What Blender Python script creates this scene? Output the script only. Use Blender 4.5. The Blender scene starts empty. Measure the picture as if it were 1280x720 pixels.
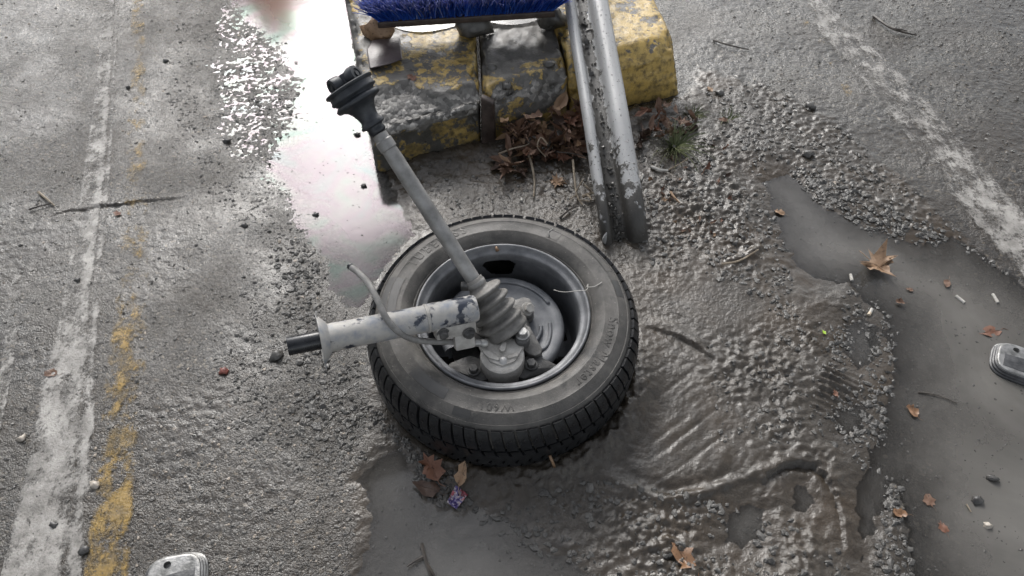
import bpy, bmesh, math, random
import numpy as np
from mathutils import Vector, Matrix, noise as mnoise

random.seed(11)
rng = np.random.default_rng(11)
R = math.radians
scene = bpy.context.scene
col = scene.collection

# ------------------------------------------------------------------ camera
FPX, PITCH, CAMZ = 1000.0, R(50.0), 1.45
cam_data = bpy.data.cameras.new('camera')
cam_data.sensor_width = 36.0
cam_data.lens = 36.0 * FPX / 1280.0
cam_data.clip_start, cam_data.clip_end = 0.02, 500.0
cam = bpy.data.objects.new('camera', cam_data)
cam.location = (0, 0, CAMZ)
cam.rotation_euler = (math.pi / 2 - PITCH, 0, 0)
col.objects.link(cam)
scene.camera = cam

# ------------------------------------------------------------------ sky, sun, exposure
SUN_EL, SUN_AZ = R(34.0), R(-14.0)          # azimuth measured from +Y towards +X
world = bpy.data.worlds.new('World')
scene.world = world
world.use_nodes = True
wn = world.node_tree
wn.nodes.clear()
w_out = wn.nodes.new('ShaderNodeOutputWorld')
w_bg = wn.nodes.new('ShaderNodeBackground')
w_bg.inputs['Strength'].default_value = 0.06
sky = wn.nodes.new('ShaderNodeTexSky')
sky.sky_type = 'NISHITA'
sky.sun_disc = False
sky.sun_elevation = SUN_EL
sky.sun_rotation = SUN_AZ
sky.air_density = 1.0
sky.dust_density = 2.0
sky.ozone_density = 1.0
w_tc = wn.nodes.new('ShaderNodeTexCoord')
w_no = wn.nodes.new('ShaderNodeTexNoise')
w_no.inputs['Scale'].default_value = 3.4
w_no.inputs['Detail'].default_value = 5.0
w_no.inputs['Roughness'].default_value = 0.55
w_rp = wn.nodes.new('ShaderNodeValToRGB')
w_rp.color_ramp.elements[0].position = 0.40
w_rp.color_ramp.elements[0].color = (0.34, 0.36, 0.39, 1)
w_rp.color_ramp.elements[1].position = 0.58
w_rp.color_ramp.elements[1].color = (2.3, 2.3, 2.3, 1)
w_hs = wn.nodes.new('ShaderNodeHueSaturation')   # thin cloud veil: the blue is washed out
w_hs.inputs['Saturation'].default_value = 0.25
w_mul = wn.nodes.new('ShaderNodeMix')
w_mul.data_type = 'RGBA'
w_mul.blend_type = 'MULTIPLY'
w_mul.inputs[0].default_value = 1.0
L_ = wn.links.new
L_(w_tc.outputs['Generated'], w_no.inputs['Vector'])
L_(w_no.outputs['Fac'], w_rp.inputs['Fac'])
L_(sky.outputs['Color'], w_hs.inputs['Color'])
L_(w_hs.outputs['Color'], w_mul.inputs[6])
L_(w_rp.outputs['Color'], w_mul.inputs[7])
w_dot = wn.nodes.new('ShaderNodeVectorMath'); w_dot.operation = 'DOT_PRODUCT'      # forward scatter of the cloud veil round the sun
w_nrm = wn.nodes.new('ShaderNodeVectorMath'); w_nrm.operation = 'NORMALIZE'
L_(w_tc.outputs['Generated'], w_nrm.inputs[0]); L_(w_nrm.outputs[0], w_dot.inputs[0])
w_dot.inputs[1].default_value = (math.sin(SUN_AZ) * math.cos(SUN_EL), math.cos(SUN_AZ) * math.cos(SUN_EL), math.sin(SUN_EL))
w_pos = wn.nodes.new('ShaderNodeMath'); w_pos.operation = 'MAXIMUM'; w_pos.inputs[1].default_value = 0.0
w_pow = wn.nodes.new('ShaderNodeMath'); w_pow.operation = 'POWER'; w_pow.inputs[1].default_value = 7.0
w_sc = wn.nodes.new('ShaderNodeMath'); w_sc.operation = 'MULTIPLY_ADD'; w_sc.inputs[1].default_value = 1.3; w_sc.inputs[2].default_value = 1.0
L_(w_dot.outputs['Value'], w_pos.inputs[0]); L_(w_pos.outputs[0], w_pow.inputs[0]); L_(w_pow.outputs[0], w_sc.inputs[0])
w_gl = wn.nodes.new('ShaderNodeMix'); w_gl.data_type = 'RGBA'; w_gl.blend_type = 'MULTIPLY'; w_gl.inputs[0].default_value = 1.0
L_(w_mul.outputs[2], w_gl.inputs[6]); L_(w_sc.outputs[0], w_gl.inputs[7])
L_(w_gl.outputs[2], w_bg.inputs['Color'])
L_(w_bg.outputs['Background'], w_out.inputs['Surface'])

sun_data = bpy.data.lights.new('sun', 'SUN')
sun_data.energy = 0.80
sun_data.angle = R(23.0)     # the sun behind a bright veil of cloud
sun_data.color = (1.0, 0.965, 0.91)
sun = bpy.data.objects.new('sun', sun_data)
sdir = Vector((math.sin(SUN_AZ) * math.cos(SUN_EL), math.cos(SUN_AZ) * math.cos(SUN_EL), math.sin(SUN_EL)))
sun.rotation_euler = sdir.to_track_quat('Z', 'Y').to_euler()
sun.location = sdir * 20
col.objects.link(sun)

scene.view_settings.view_transform = 'Standard'
scene.view_settings.look = 'None'
scene.view_settings.exposure = 1.15
scene.view_settings.gamma = 1.0
scene.view_settings.use_curve_mapping = False
scene.cycles.use_denoising = True
scene.cycles.max_bounces = 6
scene.cycles.transparent_max_bounces = 12
scene.cycles.caustics_reflective = False
scene.cycles.caustics_refractive = False


# ------------------------------------------------------------------ survey helpers (measured points of the place)
def _ray(px, py):
    cp, sp = math.cos(PITCH), math.sin(PITCH)
    return np.array([px - 640.0, FPX * cp + sp * (360.0 - py), -FPX * sp + cp * (360.0 - py)])

def PW(px, py, z=0.0):
    d = _ray(px, py)
    t = (z - CAMZ) / d[2]
    return Vector((d[0] * t, d[1] * t, z))

def PD(px, py, depth):
    d = _ray(px, py) * (depth / FPX)
    return Vector((d[0], d[1], CAMZ + d[2]))

def XY(pts, z=0.0):
    return np.array([[*PW(a, b, z)[:2]] for a, b in pts])

# ------------------------------------------------------------------ numpy noise
_perm = np.random.default_rng(3).permutation(512).astype(np.int64)
_ga = np.random.default_rng(4).uniform(0, 2 * np.pi, 512)
_gx, _gy = np.cos(_ga), np.sin(_ga)

def _h(ix, iy, seed):
    return _perm[(_perm[(ix + seed * 37) & 511] + iy) & 511]

def perlin(x, y, seed=0):
    x0 = np.floor(x); y0 = np.floor(y)
    fx = x - x0; fy = y - y0
    ix = x0.astype(np.int64); iy = y0.astype(np.int64)
    u = fx * fx * fx * (fx * (fx * 6 - 15) + 10)
    v = fy * fy * fy * (fy * (fy * 6 - 15) + 10)
    def g(dx, dy):
        h = _h(ix + dx, iy + dy, seed)
        return _gx[h] * (fx - dx) + _gy[h] * (fy - dy)
    a = g(0, 0) * (1 - u) + g(1, 0) * u
    b = g(0, 1) * (1 - u) + g(1, 1) * u
    return (a * (1 - v) + b * v) * 1.5

def fbm(x, y, scale, octaves=4, seed=0, gain=0.5, ridged=False):
    s = np.zeros_like(x); a = 1.0; tot = 0.0; f = scale
    for o in range(octaves):
        n = perlin(x * f + 13.7 * o, y * f - 7.1 * o, seed + o)
        if ridged:
            n = 1 - 2 * np.abs(n)
        s += a * n; tot += a; a *= gain; f *= 2.03
    return s / tot

def worley(x, y, scale, seed=0):
    X = x * scale; Y = y * scale
    ix = np.floor(X).astype(np.int64); iy = np.floor(Y).astype(np.int64)
    f1 = np.full_like(x, 9.0); f2 = np.full_like(x, 9.0); rid = np.zeros_like(x)
    for dx in (-1, 0, 1):
        for dy in (-1, 0, 1):
            h = _h(ix + dx, iy + dy, seed)
            h2 = _perm[(h + 91) & 511]
            cx = ix + dx + (h / 512.0); cy = iy + dy + (h2 / 512.0)
            d = np.hypot(X - cx, Y - cy)
            new = d < f1
            f2 = np.where(new, f1, np.minimum(f2, d))
            rid = np.where(new, _perm[(h2 + 17) & 511] / 512.0, rid)
            f1 = np.where(new, d, f1)
    return f1, f2, rid

def sstep(a, b, x):
    t = np.clip((x - a) / (b - a), 0, 1)
    return t * t * (3 - 2 * t)

def sdf(poly, x, y):
    """signed distance to a closed polygon, negative inside"""
    d = np.full_like(x, 1e9); s = np.zeros(x.shape, bool)
    n = len(poly)
    for i in range(n):
        ax, ay = poly[i]; bx, by = poly[(i + 1) % n]
        ex, ey = bx - ax, by - ay
        wx, wy = x - ax, y - ay
        t = np.clip((wx * ex + wy * ey) / (ex * ex + ey * ey + 1e-12), 0, 1)
        d = np.minimum(d, (wx - ex * t) ** 2 + (wy - ey * t) ** 2)
        c = (ay > y) != (by > y)
        xi = ax + (y - ay) * ex / (ey if abs(ey) > 1e-9 else 1e-9)
        s ^= c & (x < xi)
    d = np.sqrt(d)
    return np.where(s, -d, d)

def polydist(path, x, y):
    """distance to an open polyline and the position along it (0..1)"""
    d = np.full_like(x, 1e9); al = np.zeros_like(x); n = len(path) - 1
    sg = np.zeros_like(x)
    for i in range(n):
        ax, ay = path[i]; bx, by = path[i + 1]
        ex, ey = bx - ax, by - ay
        t = np.clip(((x - ax) * ex + (y - ay) * ey) / (ex * ex + ey * ey + 1e-12), 0, 1)
        q = np.hypot(x - ax - ex * t, y - ay - ey * t)
        m = q < d
        d = np.where(m, q, d); al = np.where(m, (i + t) / n, al)
        sg = np.where(m, np.sign(ex * (y - ay) - ey * (x - ax)), sg)
    return d, al, sg

# ------------------------------------------------------------------ mesh helpers
def mesh_np(name, V, Fc, smooth=True):
    V = np.asarray(V, np.float32); Fc = np.asarray(Fc, np.int32)
    me = bpy.data.meshes.new(name)
    nf, k = Fc.shape
    me.vertices.add(len(V)); me.vertices.foreach_set('co', V.ravel())
    me.loops.add(nf * k); me.loops.foreach_set('vertex_index', Fc.ravel())
    me.polygons.add(nf)
    me.polygons.foreach_set('loop_start', np.arange(0, nf * k, k, dtype=np.int32))
    me.polygons.foreach_set('loop_total', np.full(nf, k, np.int32))
    me.polygons.foreach_set('use_smooth', np.full(nf, smooth, bool))
    me.update(calc_edges=True)
    return me

def attr(me, name, vals):
    a = me.attributes.new(name, 'FLOAT', 'POINT')
    a.data.foreach_set('value', np.asarray(vals, np.float32).ravel())

def link(name, me, mat=None, parent=None):
    o = bpy.data.objects.new(name, me)
    col.objects.link(o)
    if mat is not None and len(me.materials) == 0:
        me.materials.append(mat)
    if parent is not None:
        o.parent = parent
    return o

def tag(o, label=None, cat=None, group=None, kind=None):
    if label: o['label'] = label
    if cat: o['category'] = cat
    if group: o['group'] = group
    if kind: o['kind'] = kind
    return o

def empty(name, loc=(0, 0, 0), rot=None):
    o = bpy.data.objects.new(name, None)
    o.empty_display_size = 0.05
    o.location = loc
    if rot is not None: o.rotation_euler = rot
    col.objects.link(o)
    return o

def mk(name, V, Fc, mat, parent=None, smooth=True, sharp=None):
    me = bpy.data.meshes.new(name)
    me.from_pydata([tuple(v) for v in V], [], [tuple(f) for f in Fc])
    me.polygons.foreach_set('use_smooth', [smooth] * len(me.polygons))
    me.update()
    if sharp:
        me.set_sharp_from_angle(angle=R(sharp))
    return link(name, me, mat, parent)

class MB:
    """collects verts and faces of one part"""
    def __init__(self): self.v = []; self.f = []
    def add(self, V, Fc):
        b = len(self.v)
        self.v += [Vector(q) for q in V]
        self.f += [tuple(i + b for i in q) for q in Fc]
        return self
    def build(self, name, mat, parent=None, smooth=True, sharp=40):
        return mk(name, self.v, self.f, mat, parent, smooth, sharp)

def frame_of(axis, ref=None):
    a = Vector(axis).normalized()
    r = Vector(ref) if ref is not None else (Vector((0, 0, 1)) if abs(a.z) < 0.9 else Vector((1, 0, 0)))
    s = (r - a * r.dot(a)).normalized()
    return s, a.cross(s), a

def lathe(profile, seg=48, origin=(0, 0, 0), axis=(0, 0, 1), cap0=False, cap1=False, a0=0.0):
    """profile of (radius, distance along axis)"""
    s, t, a = frame_of(axis, None if abs(Vector(axis).normalized().z) < 0.9 else (1, 0, 0))
    o = Vector(origin); V = []; Fc = []
    for (r, z) in profile:
        for k in range(seg):
            th = a0 + 2 * math.pi * k / seg
            V.append(o + a * z + (s * math.cos(th) + t * math.sin(th)) * r)
    for i in range(len(profile) - 1):
        for k in range(seg):
            k2 = (k + 1) % seg
            Fc.append((i * seg + k, i * seg + k2, (i + 1) * seg + k2, (i + 1) * seg + k))
    if cap0: Fc.append(tuple(range(seg - 1, -1, -1)))
    if cap1: Fc.append(tuple((len(profile) - 1) * seg + k for k in range(seg)))
    return V, Fc

def smooth_path(pts, n):
    """Catmull-Rom through the points"""
    P = [Vector(p) for p in pts]; out = []
    m = len(P) - 1
    for i in range(m):
        p0 = P[max(i - 1, 0)]; p1 = P[i]; p2 = P[i + 1]; p3 = P[min(i + 2, m)]
        for k in range(n):
            t = k / n
            out.append(0.5 * ((2 * p1) + (p2 - p0) * t + (2 * p0 - 5 * p1 + 4 * p2 - p3) * t * t + (3 * p1 - p0 - 3 * p2 + p3) * t ** 3))
    out.append(P[-1].copy())
    return out

def tube(path, rad, seg=10, caps=True):
    P = [Vector(p) for p in path]; n = len(P)
    V = []; Fc = []
    ref = None
    for i in range(n):
        tg = (P[min(i + 1, n - 1)] - P[max(i - 1, 0)]).normalized()
        s, t, a = frame_of(tg, ref)
        ref = s
        r = rad[i] if hasattr(rad, '__len__') else rad
        for k in range(seg):
            th = 2 * math.pi * k / seg
            V.append(P[i] + (s * math.cos(th) + t * math.sin(th)) * r)
    for i in range(n - 1):
        for k in range(seg):
            k2 = (k + 1) % seg
            Fc.append((i * seg + k, i * seg + k2, (i + 1) * seg + k2, (i + 1) * seg + k))
    if caps:
        Fc.append(tuple(range(seg - 1, -1, -1))); Fc.append(tuple((n - 1) * seg + k for k in range(seg)))
    return V, Fc

def hull(points, bevel=0.004, segs=2):
    """a cast lump: convex hull of points with rounded edges"""
    bm = bmesh.new()
    for p in points: bm.verts.new(p)
    bmesh.ops.convex_hull(bm, input=bm.verts[:])
    loose = [v for v in bm.verts if not v.link_faces]
    if loose: bmesh.ops.delete(bm, geom=loose, context='VERTS')
    bmesh.ops.dissolve_limit(bm, angle_limit=R(8), verts=bm.verts[:], edges=bm.edges[:])
    if bevel:
        bmesh.ops.bevel(bm, geom=bm.edges[:], offset=bevel, segments=segs, profile=0.6, affect='EDGES', clamp_overlap=True)
    bm.verts.ensure_lookup_table()
    V = [v.co.copy() for v in bm.verts]
    for i, v in enumerate(bm.verts): v.index = i
    Fc = [tuple(v.index for v in f.verts) for f in bm.faces]
    bm.free()
    return V, Fc

def boxpts(c, h, M=None):
    c = Vector(c); out = []
    for sx in (-1, 1):
        for sy in (-1, 1):
            for sz in (-1, 1):
                q = Vector((sx * h[0], sy * h[1], sz * h[2]))
                out.append(c + (M @ q if M is not None else q))
    return out

def hexbolt(o, axis, r=0.008, h=0.007, washer=0.012):
    V, Fc = [], []
    def ap(q):
        b = len(V); V.extend(q[0]); Fc.extend(tuple(i + b for i in f) for f in q[1])
    ap(lathe([(washer, -0.001), (washer, 0.0015), (washer * 0.8, 0.002)], 16, o, axis, cap1=True))
    ap(lathe([(r, 0.001), (r, h - 0.001), (r * 0.86, h)], 6, o, axis, cap1=True))
    return V, Fc

# ------------------------------------------------------------------ material helper
class Mat:
    def __init__(self, name):
        self.m = bpy.data.materials.new(name); self.m.use_nodes = True
        self.t = self.m.node_tree; self.t.nodes.clear()
        self.out = self.t.nodes.new('ShaderNodeOutputMaterial')
        self._tc = None
    def n(self, typ, props=None, ins=None):
        nd = self.t.nodes.new(typ)
        for k, v in (props or {}).items(): setattr(nd, k, v)
        for k, v in (ins or {}).items(): self.put(nd.inputs[k], v)
        return nd
    def put(self, sock, v):
        if isinstance(v, bpy.types.NodeSocket): self.t.links.new(v, sock)
        else:
            if hasattr(sock.default_value, '__len__') and not hasattr(v, '__len__'): v = (v,) * len(sock.default_value)
            if hasattr(sock.default_value, '__len__') and len(v) == 3 and len(sock.default_value) == 4: v = (*v, 1.0)
            sock.default_value = v
    @property
    def co(self):
        if self._tc is None: self._tc = self.n('ShaderNodeTexCoord').outputs['Object']
        return self._tc
    def scaled(self, s):
        return self.n('ShaderNodeMapping', ins={'Vector': self.co, 'Scale': s}).outputs[0]
    def noise(self, scale, detail=4, rough=0.55, vec=None, dist=0.0, off=0.0):
        v = vec if vec is not None else self.co
        if off: v = self.n('ShaderNodeMapping', ins={'Vector': v, 'Location': (off, off * 0.7, off * 1.3)}).outputs[0]
        return self.n('ShaderNodeTexNoise', ins={'Vector': v, 'Scale': scale, 'Detail': detail, 'Roughness': rough, 'Distortion': dist}).outputs['Fac']
    def voro(self, scale, feature='F1', rnd=1.0, vec=None):
        return self.n('ShaderNodeTexVoronoi', {'feature': feature}, {'Vector': vec if vec is not None else self.co, 'Scale': scale, 'Randomness': rnd})
    def ramp(self, f, stops, interp='LINEAR'):
        nd = self.n('ShaderNodeValToRGB', ins={'Fac': f}); cr = nd.color_ramp; cr.interpolation = interp
        while len(cr.elements) < len(stops): cr.elements.new(0.5)
        for e, (p, c) in zip(cr.elements, stops):
            e.position = p; e.color = (c, c, c, 1) if not hasattr(c, '__len__') else (*c, 1)
        return nd.outputs['Color']
    def mr(self, f, a, b, c=0.0, d=1.0):
        return self.n('ShaderNodeMapRange', {'clamp': True}, {'Value': f, 'From Min': a, 'From Max': b, 'To Min': c, 'To Max': d}).outputs[0]
    def math(self, op, a, b=0.0, clamp=False):
        return self.n('ShaderNodeMath', {'operation': op, 'use_clamp': clamp}, {0: a, 1: b}).outputs[0]
    def mix(self, a, b, f, blend='MIX'):
        nd = self.n('ShaderNodeMix', {'data_type': 'RGBA', 'blend_type': blend})
        self.put(nd.inputs[0], f); self.put(nd.inputs[6], a); self.put(nd.inputs[7], b)
        return nd.outputs[2]
    def attr(self, name):
        return self.n('ShaderNodeAttribute', {'attribute_name': name}).outputs['Fac']
    def bump(self, h, strength=0.5, dist=0.01, normal=None):
        ins = {'Height': h, 'Strength': strength, 'Distance': dist}
        if normal is not None: ins['Normal'] = normal
        return self.n('ShaderNodeBump', ins=ins).outputs[0]
    def bsdf(self, color, rough=0.5, metal=0.0, normal=None, spec=0.5, coat=0.0, coat_rough=0.1, final=True, **kw):
        ins = {'Base Color': color, 'Roughness': rough, 'Metallic': metal, 'Specular IOR Level': spec, 'Coat Weight': coat, 'Coat Roughness': coat_rough}
        if normal is not None: ins['Normal'] = normal
        ins.update(kw)
        nd = self.n('ShaderNodeBsdfPrincipled', ins=ins)
        if final: self.t.links.new(nd.outputs[0], self.out.inputs['Surface'])
        return nd.outputs[0]
    def done(self, shader=None):
        if shader is not None: self.t.links.new(shader, self.out.inputs['Surface'])
        return self.m

# ------------------------------------------------------------------ materials
def mat_ground():
    b = Mat('wet_ground')
    mud0 = b.attr('mud'); wet = b.attr('wet')
    n1 = b.noise(38, 5, 0.6)
    mud = b.mr(b.math('ADD', mud0, b.math('MULTIPLY', b.math('SUBTRACT', n1, 0.5), 0.7)), 0.35, 0.65)
    # asphalt: stones in a dark binder, fines between them
    v = b.voro(150)
    v2 = b.voro(300)
    stone = b.ramp(b.n('ShaderNodeSeparateColor', ins={'Color': v.outputs['Color']}).outputs[0],
                   [(0.0, (0.026, 0.025, 0.024)), (0.45, (0.056, 0.054, 0.050)), (0.76, (0.10, 0.096, 0.09)), (0.92, (0.24, 0.23, 0.21)), (1.0, (0.36, 0.33, 0.28))])
    stone2 = b.ramp(b.n('ShaderNodeSeparateColor', ins={'Color': v2.outputs['Color']}).outputs[1],
                    [(0.0, (0.035, 0.034, 0.032)), (0.7, (0.075, 0.072, 0.067)), (1.0, (0.20, 0.19, 0.175))])
    st = b.mix(stone, stone2, b.mr(b.noise(60, 3), 0.45, 0.6))
    fines = b.mix((0.058, 0.049, 0.039), (0.094, 0.083, 0.068), b.noise(9, 5, 0.6, off=3.0))
    asph = b.mix(st, fines, b.mr(b.math('ADD', b.noise(5.5, 6, 0.62), b.math('MULTIPLY', b.noise(90, 2), 0.3)), 0.52, 0.80))
    asph = b.mix(asph, (0.72, 0.63, 0.53), b.mr(b.noise(1.7, 4, 0.6, off=11.0), 0.42, 0.66, 0.0, 0.75), 'MULTIPLY')
    mudc = b.mix((0.048, 0.043, 0.037), (0.090, 0.082, 0.072), b.noise(14, 6, 0.6, off=9.0))
    mudc = b.mix(mudc, (0.028, 0.025, 0.022), b.mr(b.noise(40, 6, 0.72, off=1.0), 0.50, 0.70, 0.0, 0.75))
    asph = b.mix(asph, (0.58, 0.55, 0.51), 1.0, 'MULTIPLY')
    mudc = b.mix(mudc, (0.092, 0.070, 0.048), b.mr(b.noise(5.5, 5, 0.62, off=17.0), 0.46, 0.70, 0.0, 0.65))
    mudc = b.mix(mudc, (0.80, 0.74, 0.66), 1.0, 'MULTIPLY')
    c = b.mix(asph, mudc, mud)
    c = b.mix(c, (0.72, 0.70, 0.68), b.math('MULTIPLY', wet, 0.5), 'MULTIPLY')
    slick = b.mr(b.noise(3.2, 6, 0.62, off=13.0), 0.40, 0.60)          # patches sealed by a film of wet silt
    ra = b.mr(b.noise(30, 4, 0.6, off=5.0), 0.35, 0.65, 0.10, 0.32)
    rm = b.mr(b.noise(24, 4, 0.6, off=2.0), 0.35, 0.65, 0.16, 0.36)
    ro = b.n('ShaderNodeMix', {'data_type': 'FLOAT'}, {0: mud, 2: ra, 3: rm}).outputs[0]
    ro = b.math('SUBTRACT', ro, b.math('MULTIPLY', wet, 0.06))
    v3 = b.voro(95)
    big = b.mr(b.noise(18, 3, 0.6, off=15.0), 0.48, 0.66)
    h_as = b.math('ADD', b.math('MULTIPLY', b.math('SUBTRACT', 1.0, v.outputs['Distance']), 0.35), b.math('MULTIPLY', b.noise(520, 2, 0.6), 0.55))
    h_as = b.math('ADD', h_as, b.math('MULTIPLY', b.math('SUBTRACT', 1.0, v2.outputs['Distance']), 0.35))
    h_as = b.math('ADD', h_as, b.math('MULTIPLY', b.math('MULTIPLY', b.math('SUBTRACT', 1.0, v3.outputs['Distance']), big), 0.7))
    h_mu = b.math('ADD', b.math('MULTIPLY', b.noise(105, 4, 0.62, off=4.0), 1.1), b.math('MULTIPLY', b.noise(400, 2, 0.6), 0.30))
    hh = b.n('ShaderNodeMix', {'data_type': 'FLOAT'}, {0: mud, 2: h_as, 3: h_mu}).outputs[0]
    nm = b.bump(hh, b.mr(b.math('SUBTRACT', 1.0, b.math('MAXIMUM', slick, b.math('MULTIPLY', wet, 0.6))), 0, 1, 0.25, 0.60), 0.0050)
    b.bsdf(c, ro, 0, nm, spec=0.5)
    return b.done()

def mat_water(name, murk, tint=False, clear=60.0, russet=None):
    b = Mat(name)
    dep = b.attr('depth')
    fac = b.math('SUBTRACT', 1.0, b.math('POWER', 2.718, b.math('MULTIPLY', dep, -clear)), clamp=True)
    mk_ = b.mix(tuple(q * 0.72 for q in murk), tuple(q * 1.28 for q in murk), b.mr(b.noise(3.5, 6, 0.62, dist=0.6), 0.33, 0.67))
    if russet: mk_ = b.mix(mk_, russet, b.attr('russet'))  # brown reflection of the roof, painted into the water colour
    dif = b.n('ShaderNodeBsdfDiffuse', ins={'Color': mk_}).outputs[0]
    tr = b.n('ShaderNodeBsdfTransparent', ins={'Color': (0.93, 0.92, 0.90)}).outputs[0]
    body = b.n('ShaderNodeMixShader', ins={0: fac, 1: tr, 2: dif}).outputs[0]
    rip = b.bump(b.noise(26, 3, 0.5), 0.06, 0.002)
    gc = (1, 1, 1)
    if tint:                                      # a thin film of oil on the water
        s = b.ramp(b.noise(7, 3, 0.5, dist=1.2), [(0.30, (0.80, 1.0, 0.93)), (0.42, (1, 1, 1)), (0.52, (1.0, 0.88, 0.97)), (0.60, (0.95, 0.97, 1)), (0.72, (0.84, 0.97, 1.0))])
        gc = s
    gl = b.n('ShaderNodeBsdfGlossy', ins={'Color': gc, 'Roughness': 0.11, 'Normal': rip}).outputs[0]
    fr = b.n('ShaderNodeFresnel', ins={'IOR': 1.35, 'Normal': rip}).outputs[0]
    sh = b.n('ShaderNodeMixShader', ins={0: fr, 1: body, 2: gl}).outputs[0]
    return b.done(sh)

def mat_paint(name, colr, dirt):
    b = Mat(name)
    keep = b.attr('keep')
    n = b.math('ADD', b.math('MULTIPLY', b.noise(26, 6, 0.68, vec=b.scaled((1, 0.55, 1))), 0.75), b.math('MULTIPLY', b.noise(130, 3, 0.6), 0.25))
    al = b.mr(b.math('ADD', keep, b.math('MULTIPLY', b.math('SUBTRACT', n, 0.5), 2.6)), 0.42, 0.80, 0.0, 0.92)
    c = b.mix(colr, dirt, b.mr(b.noise(18, 6, 0.65, off=4.0), 0.38, 0.66, 0.05, 0.9))
    c = b.mix(c, tuple(q * 0.35 for q in dirt), b.mr(b.noise(210, 3, 0.6, off=8.0), 0.60, 0.72))
    sh = b.bsdf(c, b.mr(b.noise(40, 3), 0.3, 0.7, 0.35, 0.6), 0, b.bump(b.noise(230, 4, 0.6), 0.5, 0.003), final=False)
    tr = b.n('ShaderNodeBsdfTransparent').outputs[0]
    return b.done(b.n('ShaderNodeMixShader', ins={0: al, 1: tr, 2: sh}).outputs[0])

def mat_kerb():
    b = Mat('kerb_concrete')
    paint = b.attr('paint'); rgh = b.attr('broken')
    v = b.voro(85)
    agg = b.ramp(b.n('ShaderNodeSeparateColor', ins={'Color': v.outputs['Color']}).outputs[0],
                 [(0.0, (0.07, 0.066, 0.06)), (0.5, (0.16, 0.15, 0.135)), (0.85, (0.30, 0.285, 0.26)), (1.0, (0.46, 0.43, 0.39))])
    conc = b.mix((0.060, 0.056, 0.050), (0.155, 0.146, 0.132), b.noise(22, 6, 0.65))
    conc = b.mix(conc, agg, b.math('MULTIPLY', rgh, 0.9))
    n = b.math('ADD', b.math('MULTIPLY', b.noise(15, 7, 0.70, off=2.0), 0.8), b.math('MULTIPLY', b.noise(95, 3, 0.6), 0.2))
    pm = b.mr(b.math('ADD', paint, b.math('MULTIPLY', b.math('SUBTRACT', n, 0.5), 2.2)), 0.47, 0.54)
    yel = b.mix((0.42, 0.265, 0.05), (0.57, 0.42, 0.16), b.noise(12, 5, 0.6, off=6.0))
    yel = b.mix(yel, (0.11, 0.082, 0.035), b.mr(b.noise(48, 5, 0.65, off=3.0), 0.46, 0.68))
    c = b.mix(conc, yel, pm)
    grime = b.attr('grime')
    c = b.mix(c, (0.040, 0.037, 0.028), b.mr(b.math('ADD', grime, b.math('MULTIPLY', b.math('SUBTRACT', b.noise(30, 5, 0.65, off=7.0), 0.5), 1.4)), 0.35, 0.95, 0.0, 0.85))
    h = b.math('ADD', b.math('MULTIPLY', b.noise(160, 4, 0.65), 0.6), b.math('MULTIPLY', pm, 0.35))
    h = b.math('ADD', h, b.math('MULTIPLY', b.math('MULTIPLY', v.outputs['Distance'], rgh), -1.2))
    b.bsdf(c, b.mr(b.noise(34, 4, off=1.0), 0.3, 0.7, 0.24, 0.55), 0, b.bump(h, 0.6, 0.004))
    return b.done()

def mat_simple(name, c1, c2, scale=40, rough=(0.4, 0.6), metal=0.0, bump=0.2, bscale=200, spec=0.5, lo=0.35, hi=0.65):
    b = Mat(name)
    c = b.mix(c1, c2, b.mr(b.noise(scale, 5, 0.62), lo, hi))
    b.bsdf(c, b.mr(b.noise(scale * 0.7, 3, off=3.0), 0.3, 0.7, *rough), metal, b.bump(b.noise(bscale, 3, 0.6), bump, 0.002) if bump else None, spec=spec)
    return b.done()

def mat_strut(name='strut_paint', lo=0.615):
    """pale dusty paint flaking to dark blue-black"""
    b = Mat(name)
    dust = b.mix((0.34, 0.325, 0.30), (0.48, 0.46, 0.43), b.noise(60, 5, 0.6))
    bare = b.mix((0.010, 0.012, 0.018), (0.05, 0.06, 0.085), b.noise(90, 4, 0.6, off=2.0))
    n = b.noise(24, 5, 0.6, off=1.3)
    m = b.mr(n, lo, lo + 0.05)
    c = b.mix(dust, (0.16, 0.19, 0.24), b.mr(b.noise(34, 4, 0.6, off=5.0), 0.46, 0.72, 0, 0.8))
    c = b.mix(c, bare, m)
    b.bsdf(c, b.mr(m, 0, 1, 0.55, 0.28), 0.0, b.bump(b.math('SUBTRACT', b.noise(220, 3), m), 0.35, 0.001))
    return b.done()

def mat_steel_channel():
    b = Mat('galvanised_channel')
    mudm = b.attr('mud')
    base = b.mix((0.31, 0.31, 0.308), (0.46, 0.458, 0.45), b.noise(16, 5, 0.6, vec=b.scaled((1, 0.3, 1))))
    spl = b.mr(b.noise(150, 3, 0.55), 0.62, 0.68)
    n = b.math('ADD', mudm, b.math('MULTIPLY', b.math('SUBTRACT', b.noise(30, 6, 0.70), 0.5), 2.0))
    mm = b.math('MAXIMUM', b.mr(n, 0.46, 0.56), b.math('MULTIPLY', spl, 0.85))
    c = b.mix(base, (0.060, 0.056, 0.050), mm)
    ro = b.mr(mm, 0, 1, 0.40, 0.50)
    b.bsdf(c, ro, b.mr(mm, 0, 1, 0.10, 0.0), b.bump(b.math('ADD', b.math('MULTIPLY', b.noise(120, 4, 0.6), mm), mm), 0.5, 0.003))
    return b.done()

def mat_stones():
    b = Mat('gravel_stone')
    t = b.attr('tone')
    c = b.ramp(t, [(0.0, (0.050, 0.047, 0.043)), (0.55, (0.092, 0.087, 0.079)), (0.85, (0.135, 0.128, 0.116)), (0.96, (0.27, 0.25, 0.225)), (1.0, (0.36, 0.30, 0.24))])
    b.bsdf(c, 0.15, 0, b.bump(b.noise(300, 3, 0.6), 0.7, 0.003))
    return b.done()

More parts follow.
